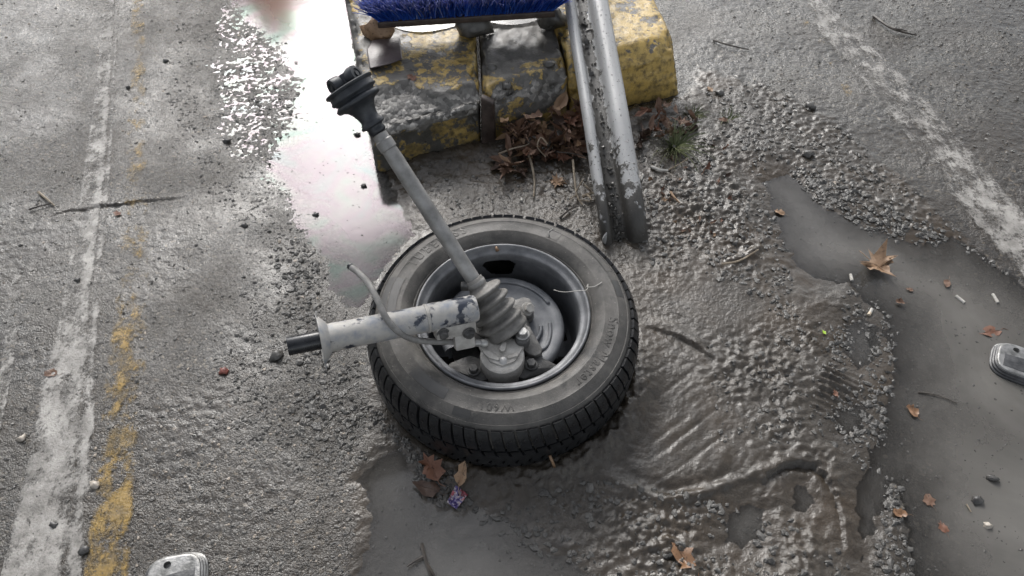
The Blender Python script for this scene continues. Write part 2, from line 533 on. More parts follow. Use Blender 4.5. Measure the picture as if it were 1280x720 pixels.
def mat_leaf(name, c1, c2, rough=0.55):
    b = Mat(name)
    c = b.mix(c1, c2, b.noise(70, 5, 0.65))
    c = b.mix(c, tuple(q * 0.35 for q in c1), b.mr(b.noise(160, 3, 0.6, off=2.0), 0.56, 0.72))
    b.bsdf(c, rough, 0, b.bump(b.noise(260, 3, 0.6), 0.4, 0.002))
    return b.done()

M = {}
M['ground'] = mat_ground()
M['water_oil'] = mat_water('oily_puddle_water', (0.085, 0.083, 0.080), True, 110, (0.17, 0.085, 0.05))  # last colour: brown of the mirrored roof, put into the murk
M['water_mud'] = mat_water('muddy_puddle_water', (0.150, 0.142, 0.130), False, 95)

M['white'] = mat_paint('worn_white_paint', (0.42, 0.40, 0.37), (0.13, 0.12, 0.107))
M['yellow'] = mat_paint('worn_yellow_paint', (0.38, 0.235, 0.04), (0.13, 0.095, 0.045))
M['kerb'] = mat_kerb()
M['stones'] = mat_stones()
M['clods'] = mat_simple('mud_clod', (0.055, 0.052, 0.047), (0.105, 0.099, 0.09), 60, (0.24, 0.42), 0, 0.5, 220)
def mat_sidewall():
    b = Mat('dusty_sidewall_rubber')
    c = b.mix((0.050, 0.047, 0.043), (0.115, 0.107, 0.097), b.mr(b.noise(13, 6, 0.66), 0.36, 0.64))
    c = b.mix(c, (0.16, 0.148, 0.13), b.math('MULTIPLY', b.mr(b.noise(34, 6, 0.7, off=3.0), 0.54, 0.70), 0.65))
    c = b.mix(c, (0.022, 0.022, 0.022), b.math('MULTIPLY', b.mr(b.noise(22, 5, 0.7, off=7.0), 0.58, 0.70), 0.7))
    c = b.mix(c, (0.24, 0.225, 0.20), b.mr(b.noise(260, 2, 0.5, off=1.0), 0.70, 0.76))
    b.bsdf(c, b.mr(b.noise(20, 4, off=5.0), 0.3, 0.7, 0.48, 0.72), 0, b.bump(b.noise(300, 3, 0.6), 0.25, 0.002))
    return b.done()
M['side_rubber'] = mat_sidewall()
M['tread_rubber'] = mat_simple('wet_tread_rubber', (0.006, 0.0065, 0.0075), (0.016, 0.017, 0.019), 40, (0.25, 0.48), 0, 0.3, 160)
M['rim'] = mat_simple('grey_rim_steel', (0.105, 0.108, 0.114), (0.21, 0.212, 0.218), 26, (0.38, 0.6), 0.3, 0.12, 240)
M['barrel'] = mat_simple('dark_rim_barrel', (0.10, 0.104, 0.112), (0.19, 0.193, 0.20), 18, (0.30, 0.45), 0.3, 0.12, 240)
M['shield'] = mat_simple('dusty_shield_steel', (0.10, 0.107, 0.118), (0.20, 0.204, 0.212), 18, (0.5, 0.68), 0.1, 0.15, 240)
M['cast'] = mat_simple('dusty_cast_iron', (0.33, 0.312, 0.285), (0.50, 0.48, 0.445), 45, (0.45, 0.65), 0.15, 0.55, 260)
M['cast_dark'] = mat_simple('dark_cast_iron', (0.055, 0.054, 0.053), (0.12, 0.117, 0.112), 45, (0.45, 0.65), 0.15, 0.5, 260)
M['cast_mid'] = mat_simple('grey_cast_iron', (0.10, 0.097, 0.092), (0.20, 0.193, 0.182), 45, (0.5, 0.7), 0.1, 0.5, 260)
M['bolt'] = mat_simple('bright_bolt_steel', (0.28, 0.275, 0.265), (0.48, 0.47, 0.45), 70, (0.3, 0.5), 0.55, 0.15, 300)
M['disc'] = mat_simple('brake_disc_steel', (0.42, 0.41, 0.40), (0.62, 0.61, 0.60), 30, (0.25, 0.4), 0.8, 0.1, 240)
M['boot'] = mat_simple('dusty_boot_rubber', (0.10, 0.095, 0.087), (0.20, 0.19, 0.175), 34, (0.5, 0.68), 0, 0.2, 300)
M['boot_black'] = mat_simple('black_boot_rubber', (0.014, 0.017, 0.021), (0.040, 0.044, 0.050), 45, (0.33, 0.5), 0, 0.15, 300)
M['shaft'] = mat_simple('scuffed_grey_shaft', (0.20, 0.195, 0.185), (0.36, 0.35, 0.335), 26, (0.36, 0.55), 0.3, 0.15, 240)
M['strut'] = mat_strut()
M['strut_sleeve'] = mat_strut('strut_sleeve_paint', 0.50)
M['rod'] = mat_simple('black_rod', (0.008, 0.009, 0.011), (0.022, 0.023, 0.026), 50, (0.2, 0.34), 0, 0.08, 300)
M['hose'] = mat_simple('dusty_hose_rubber', (0.17, 0.165, 0.155), (0.28, 0.27, 0.255), 60, (0.5, 0.7), 0, 0.25, 300)
M['channel'] = mat_steel_channel()
M['bristle'] = None
M['wood'] = mat_simple('old_wet_wood', (0.030, 0.021, 0.017), (0.075, 0.055, 0.045), 30, (0.35, 0.6), 0, 0.5, 90)
M['brownbrick'] = mat_simple('wet_brown_brick', (0.055, 0.042, 0.042), (0.095, 0.075, 0.072), 30, (0.25, 0.45), 0, 0.3, 160)
M['leaf_brown'] = mat_leaf('dead_leaf_brown', (0.11, 0.056, 0.034), (0.20, 0.118, 0.075))
M['leaf_dark'] = mat_leaf('dead_leaf_dark', (0.040, 0.021, 0.014), (0.085, 0.048, 0.031))
M['leaf_red'] = mat_leaf('dead_leaf_red', (0.13, 0.052, 0.030), (0.20, 0.095, 0.055))
M['leaf_tan'] = mat_leaf('dead_leaf_tan', (0.20, 0.115, 0.06), (0.36, 0.24, 0.15))
M['leaf_orange'] = mat_leaf('wet_orange_leaf', (0.16, 0.080, 0.040), (0.26, 0.150, 0.080), 0.3)
M['leaf_green'] = mat_leaf('fresh_green_leaf', (0.30, 0.50, 0.03), (0.42, 0.60, 0.05), 0.4)
M['twig'] = mat_simple('dead_stem', (0.15, 0.115, 0.078), (0.30, 0.25, 0.185), 60, (0.5, 0.7), 0, 0.4, 180)
M['twig_dark'] = mat_simple('dark_twig', (0.035, 0.029, 0.024), (0.08, 0.067, 0.055), 60, (0.4, 0.6), 0, 0.4, 180)
M['grass'] = mat_simple('grass_blade', (0.045, 0.062, 0.018), (0.11, 0.125, 0.045), 40, (0.4, 0.6), 0, 0.1, 180)
M['filter'] = mat_simple('cigarette_paper', (0.36, 0.34, 0.30), (0.60, 0.575, 0.53), 60, (0.5, 0.7), 0, 0.1, 300)
M['cork'] = mat_simple('cigarette_filter_tip', (0.52, 0.42, 0.30), (0.66, 0.58, 0.46), 90, (0.5, 0.7), 0, 0.1, 300)
M['alu'] = mat_simple('worn_cast_aluminium', (0.13, 0.13, 0.125), (0.36, 0.355, 0.345), 45, (0.28, 0.5), 0.7, 0.35, 220)
M['alu_dark'] = mat_simple('dirty_stud_side', (0.03, 0.031, 0.033), (0.08, 0.08, 0.082), 60, (0.3, 0.5), 0.2, 0.3, 220)
M['pebble_dark'] = mat_simple('dark_pebble', (0.030, 0.029, 0.028), (0.070, 0.066, 0.062), 90, (0.25, 0.45), 0, 0.4, 200)
M['pebble_pale'] = mat_simple('pale_pebble', (0.32, 0.28, 0.23), (0.48, 0.43, 0.37), 90, (0.35, 0.5), 0, 0.3, 200)
M['pebble_red'] = mat_simple('red_brick_crumb', (0.14, 0.035, 0.025), (0.22, 0.07, 0.05), 90, (0.35, 0.5), 0, 0.4, 200)
M['tile'] = mat_simple('terracotta_roof', (0.26, 0.11, 0.06), (0.40, 0.19, 0.11), 4, (0.5, 0.7), 0, 0.3, 20)
M['render'] = mat_simple('house_render', (0.42, 0.38, 0.33), (0.52, 0.48, 0.42), 4, (0.6, 0.8), 0, 0.2, 30)
M['stone_grey'] = mat_simple('grey_chimney_stone', (0.13, 0.125, 0.12), (0.20, 0.19, 0.18), 8, (0.6, 0.8), 0, 0.3, 30)
M['glass'] = mat_simple('window_glass', (0.02, 0.025, 0.03), (0.03, 0.035, 0.04), 4, (0.03, 0.06), 0, 0, 30)
M['darkwood'] = mat_simple('door_wood', (0.08, 0.05, 0.03), (0.13, 0.085, 0.05), 8, (0.4, 0.6), 0, 0.2, 60)

def mat_bristle():
    b = Mat('blue_bristle')
    t = b.attr('tone'); a = b.attr('along')
    c = b.ramp(t, [(0.0, (0.012, 0.045, 0.26)), (0.5, (0.028, 0.14, 0.70)), (0.78, (0.12, 0.30, 0.88)), (1.0, (0.75, 0.78, 0.92))])
    c = b.mix(c, (0.60, 0.58, 0.72), b.math('MULTIPLY', b.mr(a, 0.60, 1.0), 0.62))
    sh_ = b.bsdf(c, 0.35, final=False); tl_ = b.n('ShaderNodeBsdfTranslucent', ins={'Color': c}).outputs[0]
    b.done(b.n('ShaderNodeMixShader', ins={0: 0.5, 1: sh_, 2: tl_}).outputs[0])
    return b.done()
M['bristle'] = mat_bristle()

def mat_wrapper():
    b = Mat('foil_sweet_wrapper')
    n = b.noise(85, 3, 0.6, dist=0.5)
    c = b.ramp(n, [(0.30, (0.05, 0.035, 0.13)), (0.42, (0.16, 0.13, 0.25)), (0.50, (0.34, 0.30, 0.33)), (0.58, (0.28, 0.07, 0.09)), (0.72, (0.22, 0.03, 0.035))], 'CONSTANT')
    b.bsdf(c, 0.22, 0.25)
    return b.done()
M['wrapper'] = mat_wrapper()

# ------------------------------------------------------------------ ground
WATER_Z = -0.004
PUD_L = [(318, -120), (305, -60), (298, 0), (318, 30), (350, 52), (362, 78), (380, 100), (372, 140), (356, 175), (338, 205), (348, 228), (372, 246), (372, 280),
         (392, 305), (412, 322), (405, 352), (432, 380), (455, 385), (470, 350), (500, 315), (522, 290), (506, 262), (496, 235), (486, 205), (470, 175), (456, 130), (445, 70), (438, 20), (430, -60), (424, -120)]
PUD_B = [(462, 575), (480, 558), (503, 556), (516, 585), (532, 612), (550, 634), (572, 638), (602, 632), (628, 642), (655, 662), (690, 680), (722, 700), (740, 724), (752, 800), (430, 800), (450, 700), (458, 640), (446, 600)]
PUD_R = [(955, 228), (985, 216), (1012, 238), (1032, 258), (1080, 283), (1120, 296), (1152, 306), (1192, 296), (1232, 318), (1290, 366), (1400, 440), (1500, 600), (1500, 860), (1150, 860),
         (1138, 720), (1132, 660), (1124, 612), (1112, 602), (1098, 650), (1078, 700), (1068, 640), (1082, 590), (1096, 545), (1110, 495), (1114, 435), (1106, 392), (1082, 372), (1062, 352), (1030, 350), (992, 330), (974, 296)]
POOLS = [[(905, 640), (935, 622), (962, 636), (958, 672), (930, 690), (902, 680)],
         [(1055, 405), (1080, 398), (1100, 420), (1098, 452), (1072, 462), (1052, 440)],
         [(1040, 512), (1075, 500), (1090, 520), (1075, 545), (1048, 540)],
         [(985, 606), (1010, 600), (1024, 622), (1012, 646), (990, 640)]]
MUD = [(462, 210), (600, 178), (720, 150), (855, 128), (876, 88), (925, 96), (958, 168), (1012, 208), (1100, 268), (1150, 300), (1150, 380), (1125, 500), (1105, 600), (1140, 720), (1150, 860), (420, 860),
       (440, 640), (436, 560), (462, 520), (456, 440), (480, 330), (506, 290), (482, 232)]
CRUMB_R = [(880, 120), (950, 100), (1040, 150), (1150, 245), (1265, 345), (1235, 330), (1150, 312), (1080, 292), (1020, 246), (955, 220)]

WHEEL_C = Vector((-0.019, 1.02, 0.0))
STEP = 0.004
def axis_pts(a, b, far0, far1):
    core = np.arange(a, b + STEP / 2, STEP)
    def grow(far):
        out = []; s = STEP; p = 0.0
        while p < far:
            s *= 1.27; p += s; out.append(p)
        return np.array(out)
    return np.concatenate([a - grow(far0)[::-1], core, core[-1] + grow(far1)])
gx = axis_pts(-2.0, 2.05, 70, 70)
gy = axis_pts(0.22, 2.66, 40, 120)
GX, GY = np.meshgrid(gx, gy)
near = sstep(0.4, 0.0, np.maximum.reduce([gx[0] * 0 + np.maximum(-2.0 - GX, GX - 2.05), np.maximum(0.22 - GY, GY - 2.66)]))

jit = 0.012 * fbm(GX, GY, 9, 4, 5) + 0.012 * fbm(GX, GY, 38, 3, 15)
sL = sdf(XY(PUD_L), GX, GY) + jit * 1.3
sB = sdf(XY(PUD_B), GX, GY) + jit * 1.5
sR = sdf(XY(PUD_R), GX, GY) + jit * 1.4 - 0.006
sP = np.minimum.reduce([sdf(XY(p), GX, GY) for p in POOLS]) + jit
sM = sdf(XY(MUD), GX, GY) + jit * 2.2
sC = sdf(XY(CRUMB_R), GX, GY) + jit * 2.0
mud = sstep(0.02, -0.03, sM)
crumb = sstep(0.02, -0.03, sC)
mud_attr = np.maximum(mud, crumb * 0.75)

# roughness of the churned mud, by place
def blob(px, py, rad):
    c = PW(px, py)
    return np.exp(-((GX - c.x) ** 2 + (GY - c.y) ** 2) / (rad * rad))
amp = 0.0025 + 0 * GX
for (px, py, rad, a) in [(862, 270, .16, .0125), (935, 300, .14, .010), (950, 465, .13, .0115), (900, 200, .15, .008), (700, 640, .10, .012), (770, 672, .12, .013), (840, 690, .12, .014), (905, 600, .08, .008),
                         (1040, 600, .09, .011), (1000, 680, .09, .011), (1070, 430, .09, .007), (690, 210, .15, .006), (1010, 430, .10, .007), (1112, 650, .045, .013), (1000, 200, .13, .006), (610, 650, .06, .008), (830, 320, .08, .010), (985, 545, .09, .008), (1080, 350, .05, .008), (930, 250, .12, .012), (880, 660, .06, .014), (960, 620, .05, .012)]:
    amp = np.maximum(amp, a * blob(px, py, rad) * 1.20)
flat = np.clip(np.maximum(blob(850, 530, .115) * 1.6, blob(900, 390, .09) * 1.1), 0, 1)
amp = amp * (1 - 0.88 * flat)
amp_c = 0.0075
f1, f2, _ = worley(GX, GY, 24, 2)
g1, g2, _ = worley(GX + jit, GY, 58, 6)
rough = 0.65 * fbm(GX, GY, 26, 5, 21, 0.6) + 0.30 * (0.5 - f1) + 0.45 * (0.48 - g1) + 0.35 * fbm(GX, GY, 95, 2, 191, 0.6)
rough2 = 0.5 * fbm(GX, GY, 60, 3, 31, 0.6) + 0.6 * (0.48 - g1)

h_asph = 0.0016 * fbm(GX, GY, 6, 3, 41) + 0.0016 * fbm(GX, GY, 45, 3, 51, 0.65) + 0.0018 * (0.45 - g1) * sstep(-0.2, 0.4, fbm(GX, GY, 4, 3, 61))
h = 0.0035 + h_asph * (1 - mud)
h += mud * 0.0016 * (fbm(GX, GY, 85, 3, 141, 0.65) + 0.5 * fbm(GX, GY, 30, 3, 151)) * (1 - 0.80 * flat)
h += mud * (0.006 + 0.004 * fbm(GX, GY, 5, 3, 71) + amp * rough * 1.25)
h += crumb * (1 - mud) * (0.003 + amp_c * rough2)

# ---- marks in the mud
def W2(pts): return XY(pts)
def ridge(pts, width, height, fade=True):
    d, al, _ = polydist(W2(pts), GX, GY)
    e = np.sin(np.pi * np.clip(al, 0.0, 1.0)) ** 0.5 if fade else 1.0
    wob = 1 + 0.35 * fbm(GX, GY, 22, 2, 81)
    return height * np.exp(-(d / (width * wob)) ** 2) * e
def groove_step(pts, width, height):
    """a sharp lip: high on the left of the path, cut low on its right"""
    d, al, sg = polydist(W2(pts), GX, GY)
    e = np.sin(np.pi * np.clip(al, 0.0, 1.0)) ** 0.5
    s = d * sg + 0.006 * fbm(GX, GY, 30, 3, 91)
    up = np.exp(-(np.clip(s, 0, None) / (width * 1.6)) ** 2) * (s > 0)
    dn = np.exp(-(np.clip(-s, 0, None) / width) ** 2) * (s <= 0)
    return e * height * (up * 0.8 - dn)
# print of the tyre turned on the mud
h += groove_step([(890, 452), (866, 434), (840, 420), (806, 411)], 0.012, 0.0042) * -1
h += ridge([(900, 462), (872, 432), (842, 412), (806, 402)], 0.012, 0.006)
h += ridge([(750, 592), (790, 616), (830, 628), (880, 618), (925, 602), (965, 585)], 0.011, 0.011)
h -= ridge([(760, 575), (800, 604), (835, 614), (880, 605), (925, 588)], 0.014, 0.006)
h -= 0.004 * np.clip(blob(850, 540, .09) * 1.3, 0, 1)
for pts in ([(798, 590), (905, 505)], [(812, 558), (862, 520)], [(796, 520), (890, 446)], [(830, 600), (925, 530)], [(800, 480), (850, 448)]):
    h -= ridge(pts, 0.0035, 0.0016)
cp_, sp_ = math.cos(R(38)), math.sin(R(38))
h += 0.0011 * fbm((GX * cp_ + GY * sp_) * 0.25, -GX * sp_ + GY * cp_, 75, 2, 95) * np.clip(blob(850, 530, .14) * 1.3, 0, 1) * mud
# sweeping smears left where the wheel was dragged round
cs = PW(790, 505)
rr_ = np.hypot(GX - cs.x, GY - cs.y); th_ = np.arctan2(GY - cs.y, GX - cs.x)
ann = sstep(0.07, 0.11, rr_) * sstep(0.30, 0.22, rr_) * sstep(-2.4, -1.9, th_) * sstep(1.2, 0.7, th_)
h += mud * ann * 0.42 * (1 - 0.55 * flat) * (0.0040 * perlin(rr_ * 30 + 1.2 * fbm(GX, GY, 8, 2, 175), th_ * 1.3, 171) + 0.0022 * perlin(rr_ * 95 + 1.5 * fbm(GX, GY, 12, 2, 177), th_ * 2.6, 173))
# heel print, a crescent with a broken wall
h += groove_step([(952, 606), (968, 590), (990, 581), (1015, 583), (1034, 596), (1046, 620), (1052, 648), (1058, 690)], 0.012, 0.020) * 1
h += ridge([(1028, 612), (1022, 640), (1012, 664), (1016, 690)], 0.012, 0.014)
h += ridge([(1120, 596), (1126, 640), (1134, 690), (1136, 740)], 0.018, 0.020)
# sole print with bars
c0 = PW(1046, 494)
ang = R(-28)
lu = (GX - c0.x) * math.cos(ang) + (GY - c0.y) * math.sin(ang)
lv = -(GX - c0.x) * math.sin(ang) + (GY - c0.y) * math.cos(ang)
h += 0.0052 * np.sin(lv * 2 * np.pi / 0.017) * sstep(0.048, 0.034, np.abs(lu)) * sstep(0.075, 0.055, np.abs(lv))
c1 = PW(1028, 440)
lu = (GX - c1.x) * math.cos(R(-60)) + (GY - c1.y) * math.sin(R(-60))
lv = -(GX - c1.x) * math.sin(R(-60)) + (GY - c1.y) * math.cos(R(-60))
h += 0.0030 * np.sin(lu * 2 * np.pi / 0.008) * sstep(0.06, 0.045, np.abs(lu)) * sstep(0.012, 0.008, np.abs(lv))
# lip beside the far puddle, bank at the kerb foot, mud heaped against the tyre
h += ridge([(905, 330), (925, 326), (948, 312), (958, 296)], 0.010, 0.011)
h += ridge([(480, 212), (600, 186), (720, 158), (850, 136)], 0.07, 0.016, False) * mud
dw = np.hypot(GX - WHEEL_C.x, GY - WHEEL_C.y)
aw = np.arctan2(GY - WHEEL_C.y, GX - WHEEL_C.x)
heap = np.exp(-((dw - 0.30) / 0.035) ** 2) * sstep(-2.35, -1.9, aw) * sstep(0.3, -0.4, aw)
h += heap * (0.026 + 0.016 * rough)
h = np.where(dw < 0.27, h * 0.3 - 0.012 * (1 - sstep(0.22, 0.27, dw)), h)
# the crack across the left marking
d, al, sg = polydist(W2([(62, 272), (84, 265), (104, 264), (126, 259), (150, 258), (176, 253), (204, 251), (236, 247)]), GX, GY)
e = np.sin(np.pi * al) ** 0.6
s = d * sg + 0.003 * fbm(GX, GY, 50, 2, 99)
h += e * (0.006 * np.exp(-((s - 0.006) / 0.008) ** 2) - 0.006 * np.exp(-((s + 0.003) / 0.0035) ** 2)) * (0.6 + 0.8 * fbm(GX, GY, 30, 2, 98))
# ---- basins of the puddles (with crumbs still breaking the surface near their shores)
def basin(h, s, depth, keep, bank=0.085, ramp=0.10):
    floor_ = WATER_Z - depth * sstep(0.0, -ramp, s) - 0.0018 + keep
    h = WATER_Z + (h - WATER_Z) * (0.25 + 0.75 * sstep(0.0, bank, s))
    k = sstep(0.022, -0.026, s)
    return h * (1 - k) + floor_ * k
FILM = [(330, -120), (268, -60), (240, 20), (225, 100), (250, 190), (310, 260), (350, 310), (420, 340), (430, 250), (420, 100), (400, -100)]
fd = sdf(XY(FILM), GX, GY) + 0.05 * fbm(GX, GY, 7, 3, 161) + 2 * jit
film = sstep(0.05, -0.10, fd)
h = h * (1 - film) + film * (WATER_Z + 0.0024 - 0.0020 * sstep(0.04, -0.16, fd) + 0.0030 * fbm(GX, GY, 78, 2, 131, 0.65) + 0.0026 * (0.42 - g1) + 0.0016 * fbm(GX, GY, 14, 2, 133))
h = basin(h, sL, 0.016, 0.0024 * rough2 + 0.0055 * np.clip(0.30 - g1, 0, 1) * sstep(-0.16, -0.02, sL))
h = basin(h, sB, 0.016, 0.0022 * rough2 * sstep(0.0, -0.10, sB) + 0.0016 * fbm(GX, GY, 12, 2, 185) + 0.007 * fbm(GX, GY, 4.5, 3, 183) * sstep(0.0, -0.08, sB), 0.16, 0.24)
h = basin(h, sR, 0.015, 0.0026 * rough2 * (0.35 + 0.65 * sstep(0.0, -0.10, sR)) + 0.0012 * fbm(GX, GY, 12, 2, 185) + 0.0075 * fbm(GX, GY, 3.2, 3, 181) * sstep(0.0, -0.10, sR), 0.11, 0.20)
h = basin(h, sP, 0.007, 0.002 * rough2)
wet = np.maximum.reduce([sstep(0.10, -0.01, np.minimum(np.minimum(sL, sB), np.minimum(sR, sP))), 0.35 * mud])
wet = np.maximum(wet, 0.8 * sstep(0.16, -0.05, sL + 0.10 * fbm(GX, GY, 6, 3, 101)))
far = np.clip(np.hypot(GX, GY - 1.4) - 3.2, 0, None)
h = h * np.where(near > 0, 1.0, 1.0) * np.exp(-np.maximum(far, 0) * 0.8)
GH = h

def gz(x, y):
    """height of the ground at a point"""
    i = int(np.clip(np.searchsorted(gx, x) - 1, 0, len(gx) - 2)); j = int(np.clip(np.searchsorted(gy, y) - 1, 0, len(gy) - 2))
    u = (x - gx[i]) / (gx[i + 1] - gx[i]); v = (y - gy[j]) / (gy[j + 1] - gy[j])
    return float((GH[j, i] * (1 - u) + GH[j, i + 1] * u) * (1 - v) + (GH[j + 1, i] * (1 - u) + GH[j + 1, i + 1] * u) * v)

def gz_np(x, y):
    i = np.clip(np.searchsorted(gx, x) - 1, 0, len(gx) - 2); j = np.clip(np.searchsorted(gy, y) - 1, 0, len(gy) - 2)
    u = (x - gx[i]) / (gx[i + 1] - gx[i]); v = (y - gy[j]) / (gy[j + 1] - gy[j])
    return (GH[j, i] * (1 - u) + GH[j, i + 1] * u) * (1 - v) + (GH[j + 1, i] * (1 - u) + GH[j + 1, i + 1] * u) * v

def surf(x, y):
    """ground or water, whichever is higher"""
    return max(gz(x, y), WATER_Z)

ny, nx = GX.shape
idx = np.arange(nx * ny).reshape(ny, nx)
quads = np.stack([idx[:-1, :-1], idx[:-1, 1:], idx[1:, 1:], idx[1:, :-1]], -1).reshape(-1, 4)
me = mesh_np('ground', np.stack([GX, GY, GH], -1).reshape(-1, 3), quads)
attr(me, 'mud', mud_attr); attr(me, 'wet', wet)
ground = tag(link('ground', me, M['ground']), 'wet asphalt roadway churned to grey mud around the kerb end', None, None, 'structure')

# ------------------------------------------------------------------ puddles
def puddle(name, polys_px, mat, label, grow=0.05, step=0.012, z=WATER_Z):
    P = [XY(p) for p in polys_px]
    lo = np.min([p.min(0) for p in P], 0) - grow; hi = np.max([p.max(0) for p in P], 0) + grow
    xs = np.arange(lo[0], hi[0] + step, step); ys = np.arange(lo[1], hi[1] + step, step)
    X, Y = np.meshgrid(xs, ys)
    s = np.minimum.reduce([sdf(p, X, Y) for p in P])
    dep = np.clip(z - gz_np(X.ravel(), Y.ravel()).reshape(X.shape), 0, None)
    keepv = s < grow
    id_ = -np.ones(X.shape, int)
    q = (keepv[:-1, :-1] & keepv[1:, :-1] & keepv[:-1, 1:] & keepv[1:, 1:])
    jj, ii = np.nonzero(q)
    used = np.zeros(X.shape, bool)
    for a, b_ in ((0, 0), (0, 1), (1, 0), (1, 1)): used[jj + a, ii + b_] = True
    id_[used] = np.arange(used.sum())
    Fq = np.stack([id_[jj, ii], id_[jj, ii + 1], id_[jj + 1, ii + 1], id_[jj + 1, ii]], -1)
    me = mesh_np(name, np.stack([X[used], Y[used], np.full(used.sum(), z)], -1), Fq)
    attr(me, 'depth', dep[used])
    rc = PW(352, 0); attr(me, 'russet', np.exp(-(((X[used] - rc.x) / 0.16) ** 2 + ((Y[used] - rc.y) / 0.22) ** 2)))  # soft blob where the painted roof reflection tints the oily water
    return tag(link(name, me, mat), label, None, None, 'structure')
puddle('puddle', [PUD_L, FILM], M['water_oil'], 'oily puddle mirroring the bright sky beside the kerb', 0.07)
puddle('puddle', [PUD_B], M['water_mud'], 'dark muddy puddle in front of the tyre')
puddle('puddle', [PUD_R], M['water_mud'], 'long muddy puddle with floating leaves by the white line')
for p_, lb in zip(POOLS, ('small shallow pool beside the heel print', 'thin wet pool near the cigarette end', 'small pool beside the sole print', 'tiny pool inside the heel print')):
    puddle('puddle', [p_], M['water_mud'], lb, 0.03, 0.008)

# ------------------------------------------------------------------ painted markings
def marking(name, left, right, mat, label, keepf, step=0.006, lift=0.0022):
    A = smooth_path([PW(*p) for p in left], 12); B_ = smooth_path([PW(*p) for p in right], 12)
    def resample(P, n):
        P = np.array([[p.x, p.y] for p in P]); d = np.r_[0, np.cumsum(np.hypot(*np.diff(P, axis=0).T))]
        t = np.linspace(0, d[-1], n); return np.stack([np.interp(t, d, P[:, 0]), np.interp(t, d, P[:, 1])], -1)
    ln = sum((A[i + 1] - A[i]).length for i in range(len(A) - 1))
    n = int(ln / step); A = resample(A, n); B_ = resample(B_, n)
    m = max(4, int(np.hypot(*(A - B_).T).max() / step))
    t = np.linspace(0, 1, m)[None, :, None]
    P = A[:, None, :] * (1 - t) + B_[:, None, :] * t
    X, Y = P[..., 0], P[..., 1]
    Z = gz_np(X.ravel(), Y.ravel()).reshape(X.shape) + lift
    u = np.linspace(0, 1, n)[:, None] + 0 * X; v = np.linspace(0, 1, m)[None, :] + 0 * X
    kp = keepf(u, v, X, Y) - 1.6 * np.clip(0.10 - np.minimum(v, 1 - v), 0, 1) / 0.10 * 0.25
    id_ = np.arange(n * m).reshape(n, m)
    Fq = np.stack([id_[:-1, :-1], id_[:-1, 1:], id_[1:, 1:], id_[1:, :-1]], -1).reshape(-1, 4)
    me = mesh_np(name, np.stack([X, Y, Z], -1).reshape(-1, 3), Fq)
    attr(me, 'keep', kp)
    return tag(link(name, me, mat), label, None, None, 'structure')

def pyof(X, Y):
    zc = -CAMZ
    dep = Y * math.cos(PITCH) - zc * math.sin(PITCH); up = Y * math.sin(PITCH) + zc * math.cos(PITCH)
    return 360 - FPX * up / dep
def k_white_l(u, v, X, Y):
    y = pyof(X, Y)
    k = np.interp(y, [-60, 0, 90, 150, 230, 300, 420, 500, 560, 720], [0.44, 0.50, 0.56, 0.64, 0.66, 0.60, 0.68, 0.74, 0.78, 0.84])
    k = k + 0.16 * np.exp(-((v - 0.60) / 0.10) ** 2) * sstep(600, 300, y) - 0.22 * np.exp(-((v - 0.78) / 0.06) ** 2)
    return k + 0.10 * fbm(X, Y, 7, 3, 7)
marking('road_marking', [(-60, 900), (8, 700), (36, 560), (56, 470), (76, 380), (92, 290), (106, 200), (120, 100), (130, 0), (140, -90)],
        [(90, 900), (104, 715), (118, 560), (124, 440), (128, 360), (134, 290), (142, 200), (146, 100), (150, 0), (154, -90)], M['white'], 'broad worn white line along the road edge', k_white_l)
def k_yel(u, v, X, Y):
    y = pyof(X, Y)
    k = np.interp(y, [-60, 60, 180, 300, 380, 430, 500, 640, 720], [0.36, 0.44, 0.40, 0.32, 0.40, 0.54, 0.46, 0.62, 0.68])
    return k + 0.12 * fbm(X, Y, 8, 3, 17)
marking('road_marking', [(92, 900), (106, 720), (120, 580), (130, 470), (140, 400), (150, 300), (156, 200), (160, 100), (164, 0), (168, -90)],
        [(160, 900), (166, 720), (172, 600), (184, 480), (190, 410), (190, 320), (186, 200), (184, 100), (182, 0), (180, -90)], M['yellow'], 'worn yellow line beside the broad white line', k_yel)
marking('road_marking', [(-40, 600), (-8, 500), (4, 440), (12, 370), (18, 330)], [(-8, 600), (12, 500), (22, 440), (30, 370), (32, 330)], M['white'], 'faint narrow white strip at the picture edge',
        lambda u, v, X, Y: 0.66 - 0.25 * u ** 3 + 0.1 * fbm(X, Y, 9, 3, 27), 0.006)
def k_white_r(u, v, X, Y):
    y = pyof(X, Y)
    return np.interp(y, [-60, 0, 60, 120, 200, 300, 420], [0.54, 0.56, 0.62, 0.56, 0.60, 0.76, 0.80]) + 0.10 * fbm(X, Y, 7, 3, 37) - 0.15 * sstep(0.35, 0.0, v) * sstep(330, 200, y)
marking('road_marking', [(905, -90), (985, 0), (1036, 62), (1100, 140), (1150, 200), (1205, 268), (1262, 330), (1340, 410), (1460, 540)],
        [(940, -90), (1028, 0), (1078, 46), (1150, 116), (1200, 172), (1250, 232), (1300, 290), (1390, 380), (1540, 520)], M['white'], 'chipped white line beside the long muddy puddle', k_white_r)
marking('road_marking', [(960, -20), (1000, 30), (1028, 72), (1050, 112), (1066, 150)], [(974, -20), (1014, 30), (1044, 72), (1066, 112), (1080, 150)], M['yellow'], 'last traces of a yellow line inside the chipped white line',
        lambda u, v, X, Y: 0.30 + 0.1 * fbm(X, Y, 9, 3, 47))

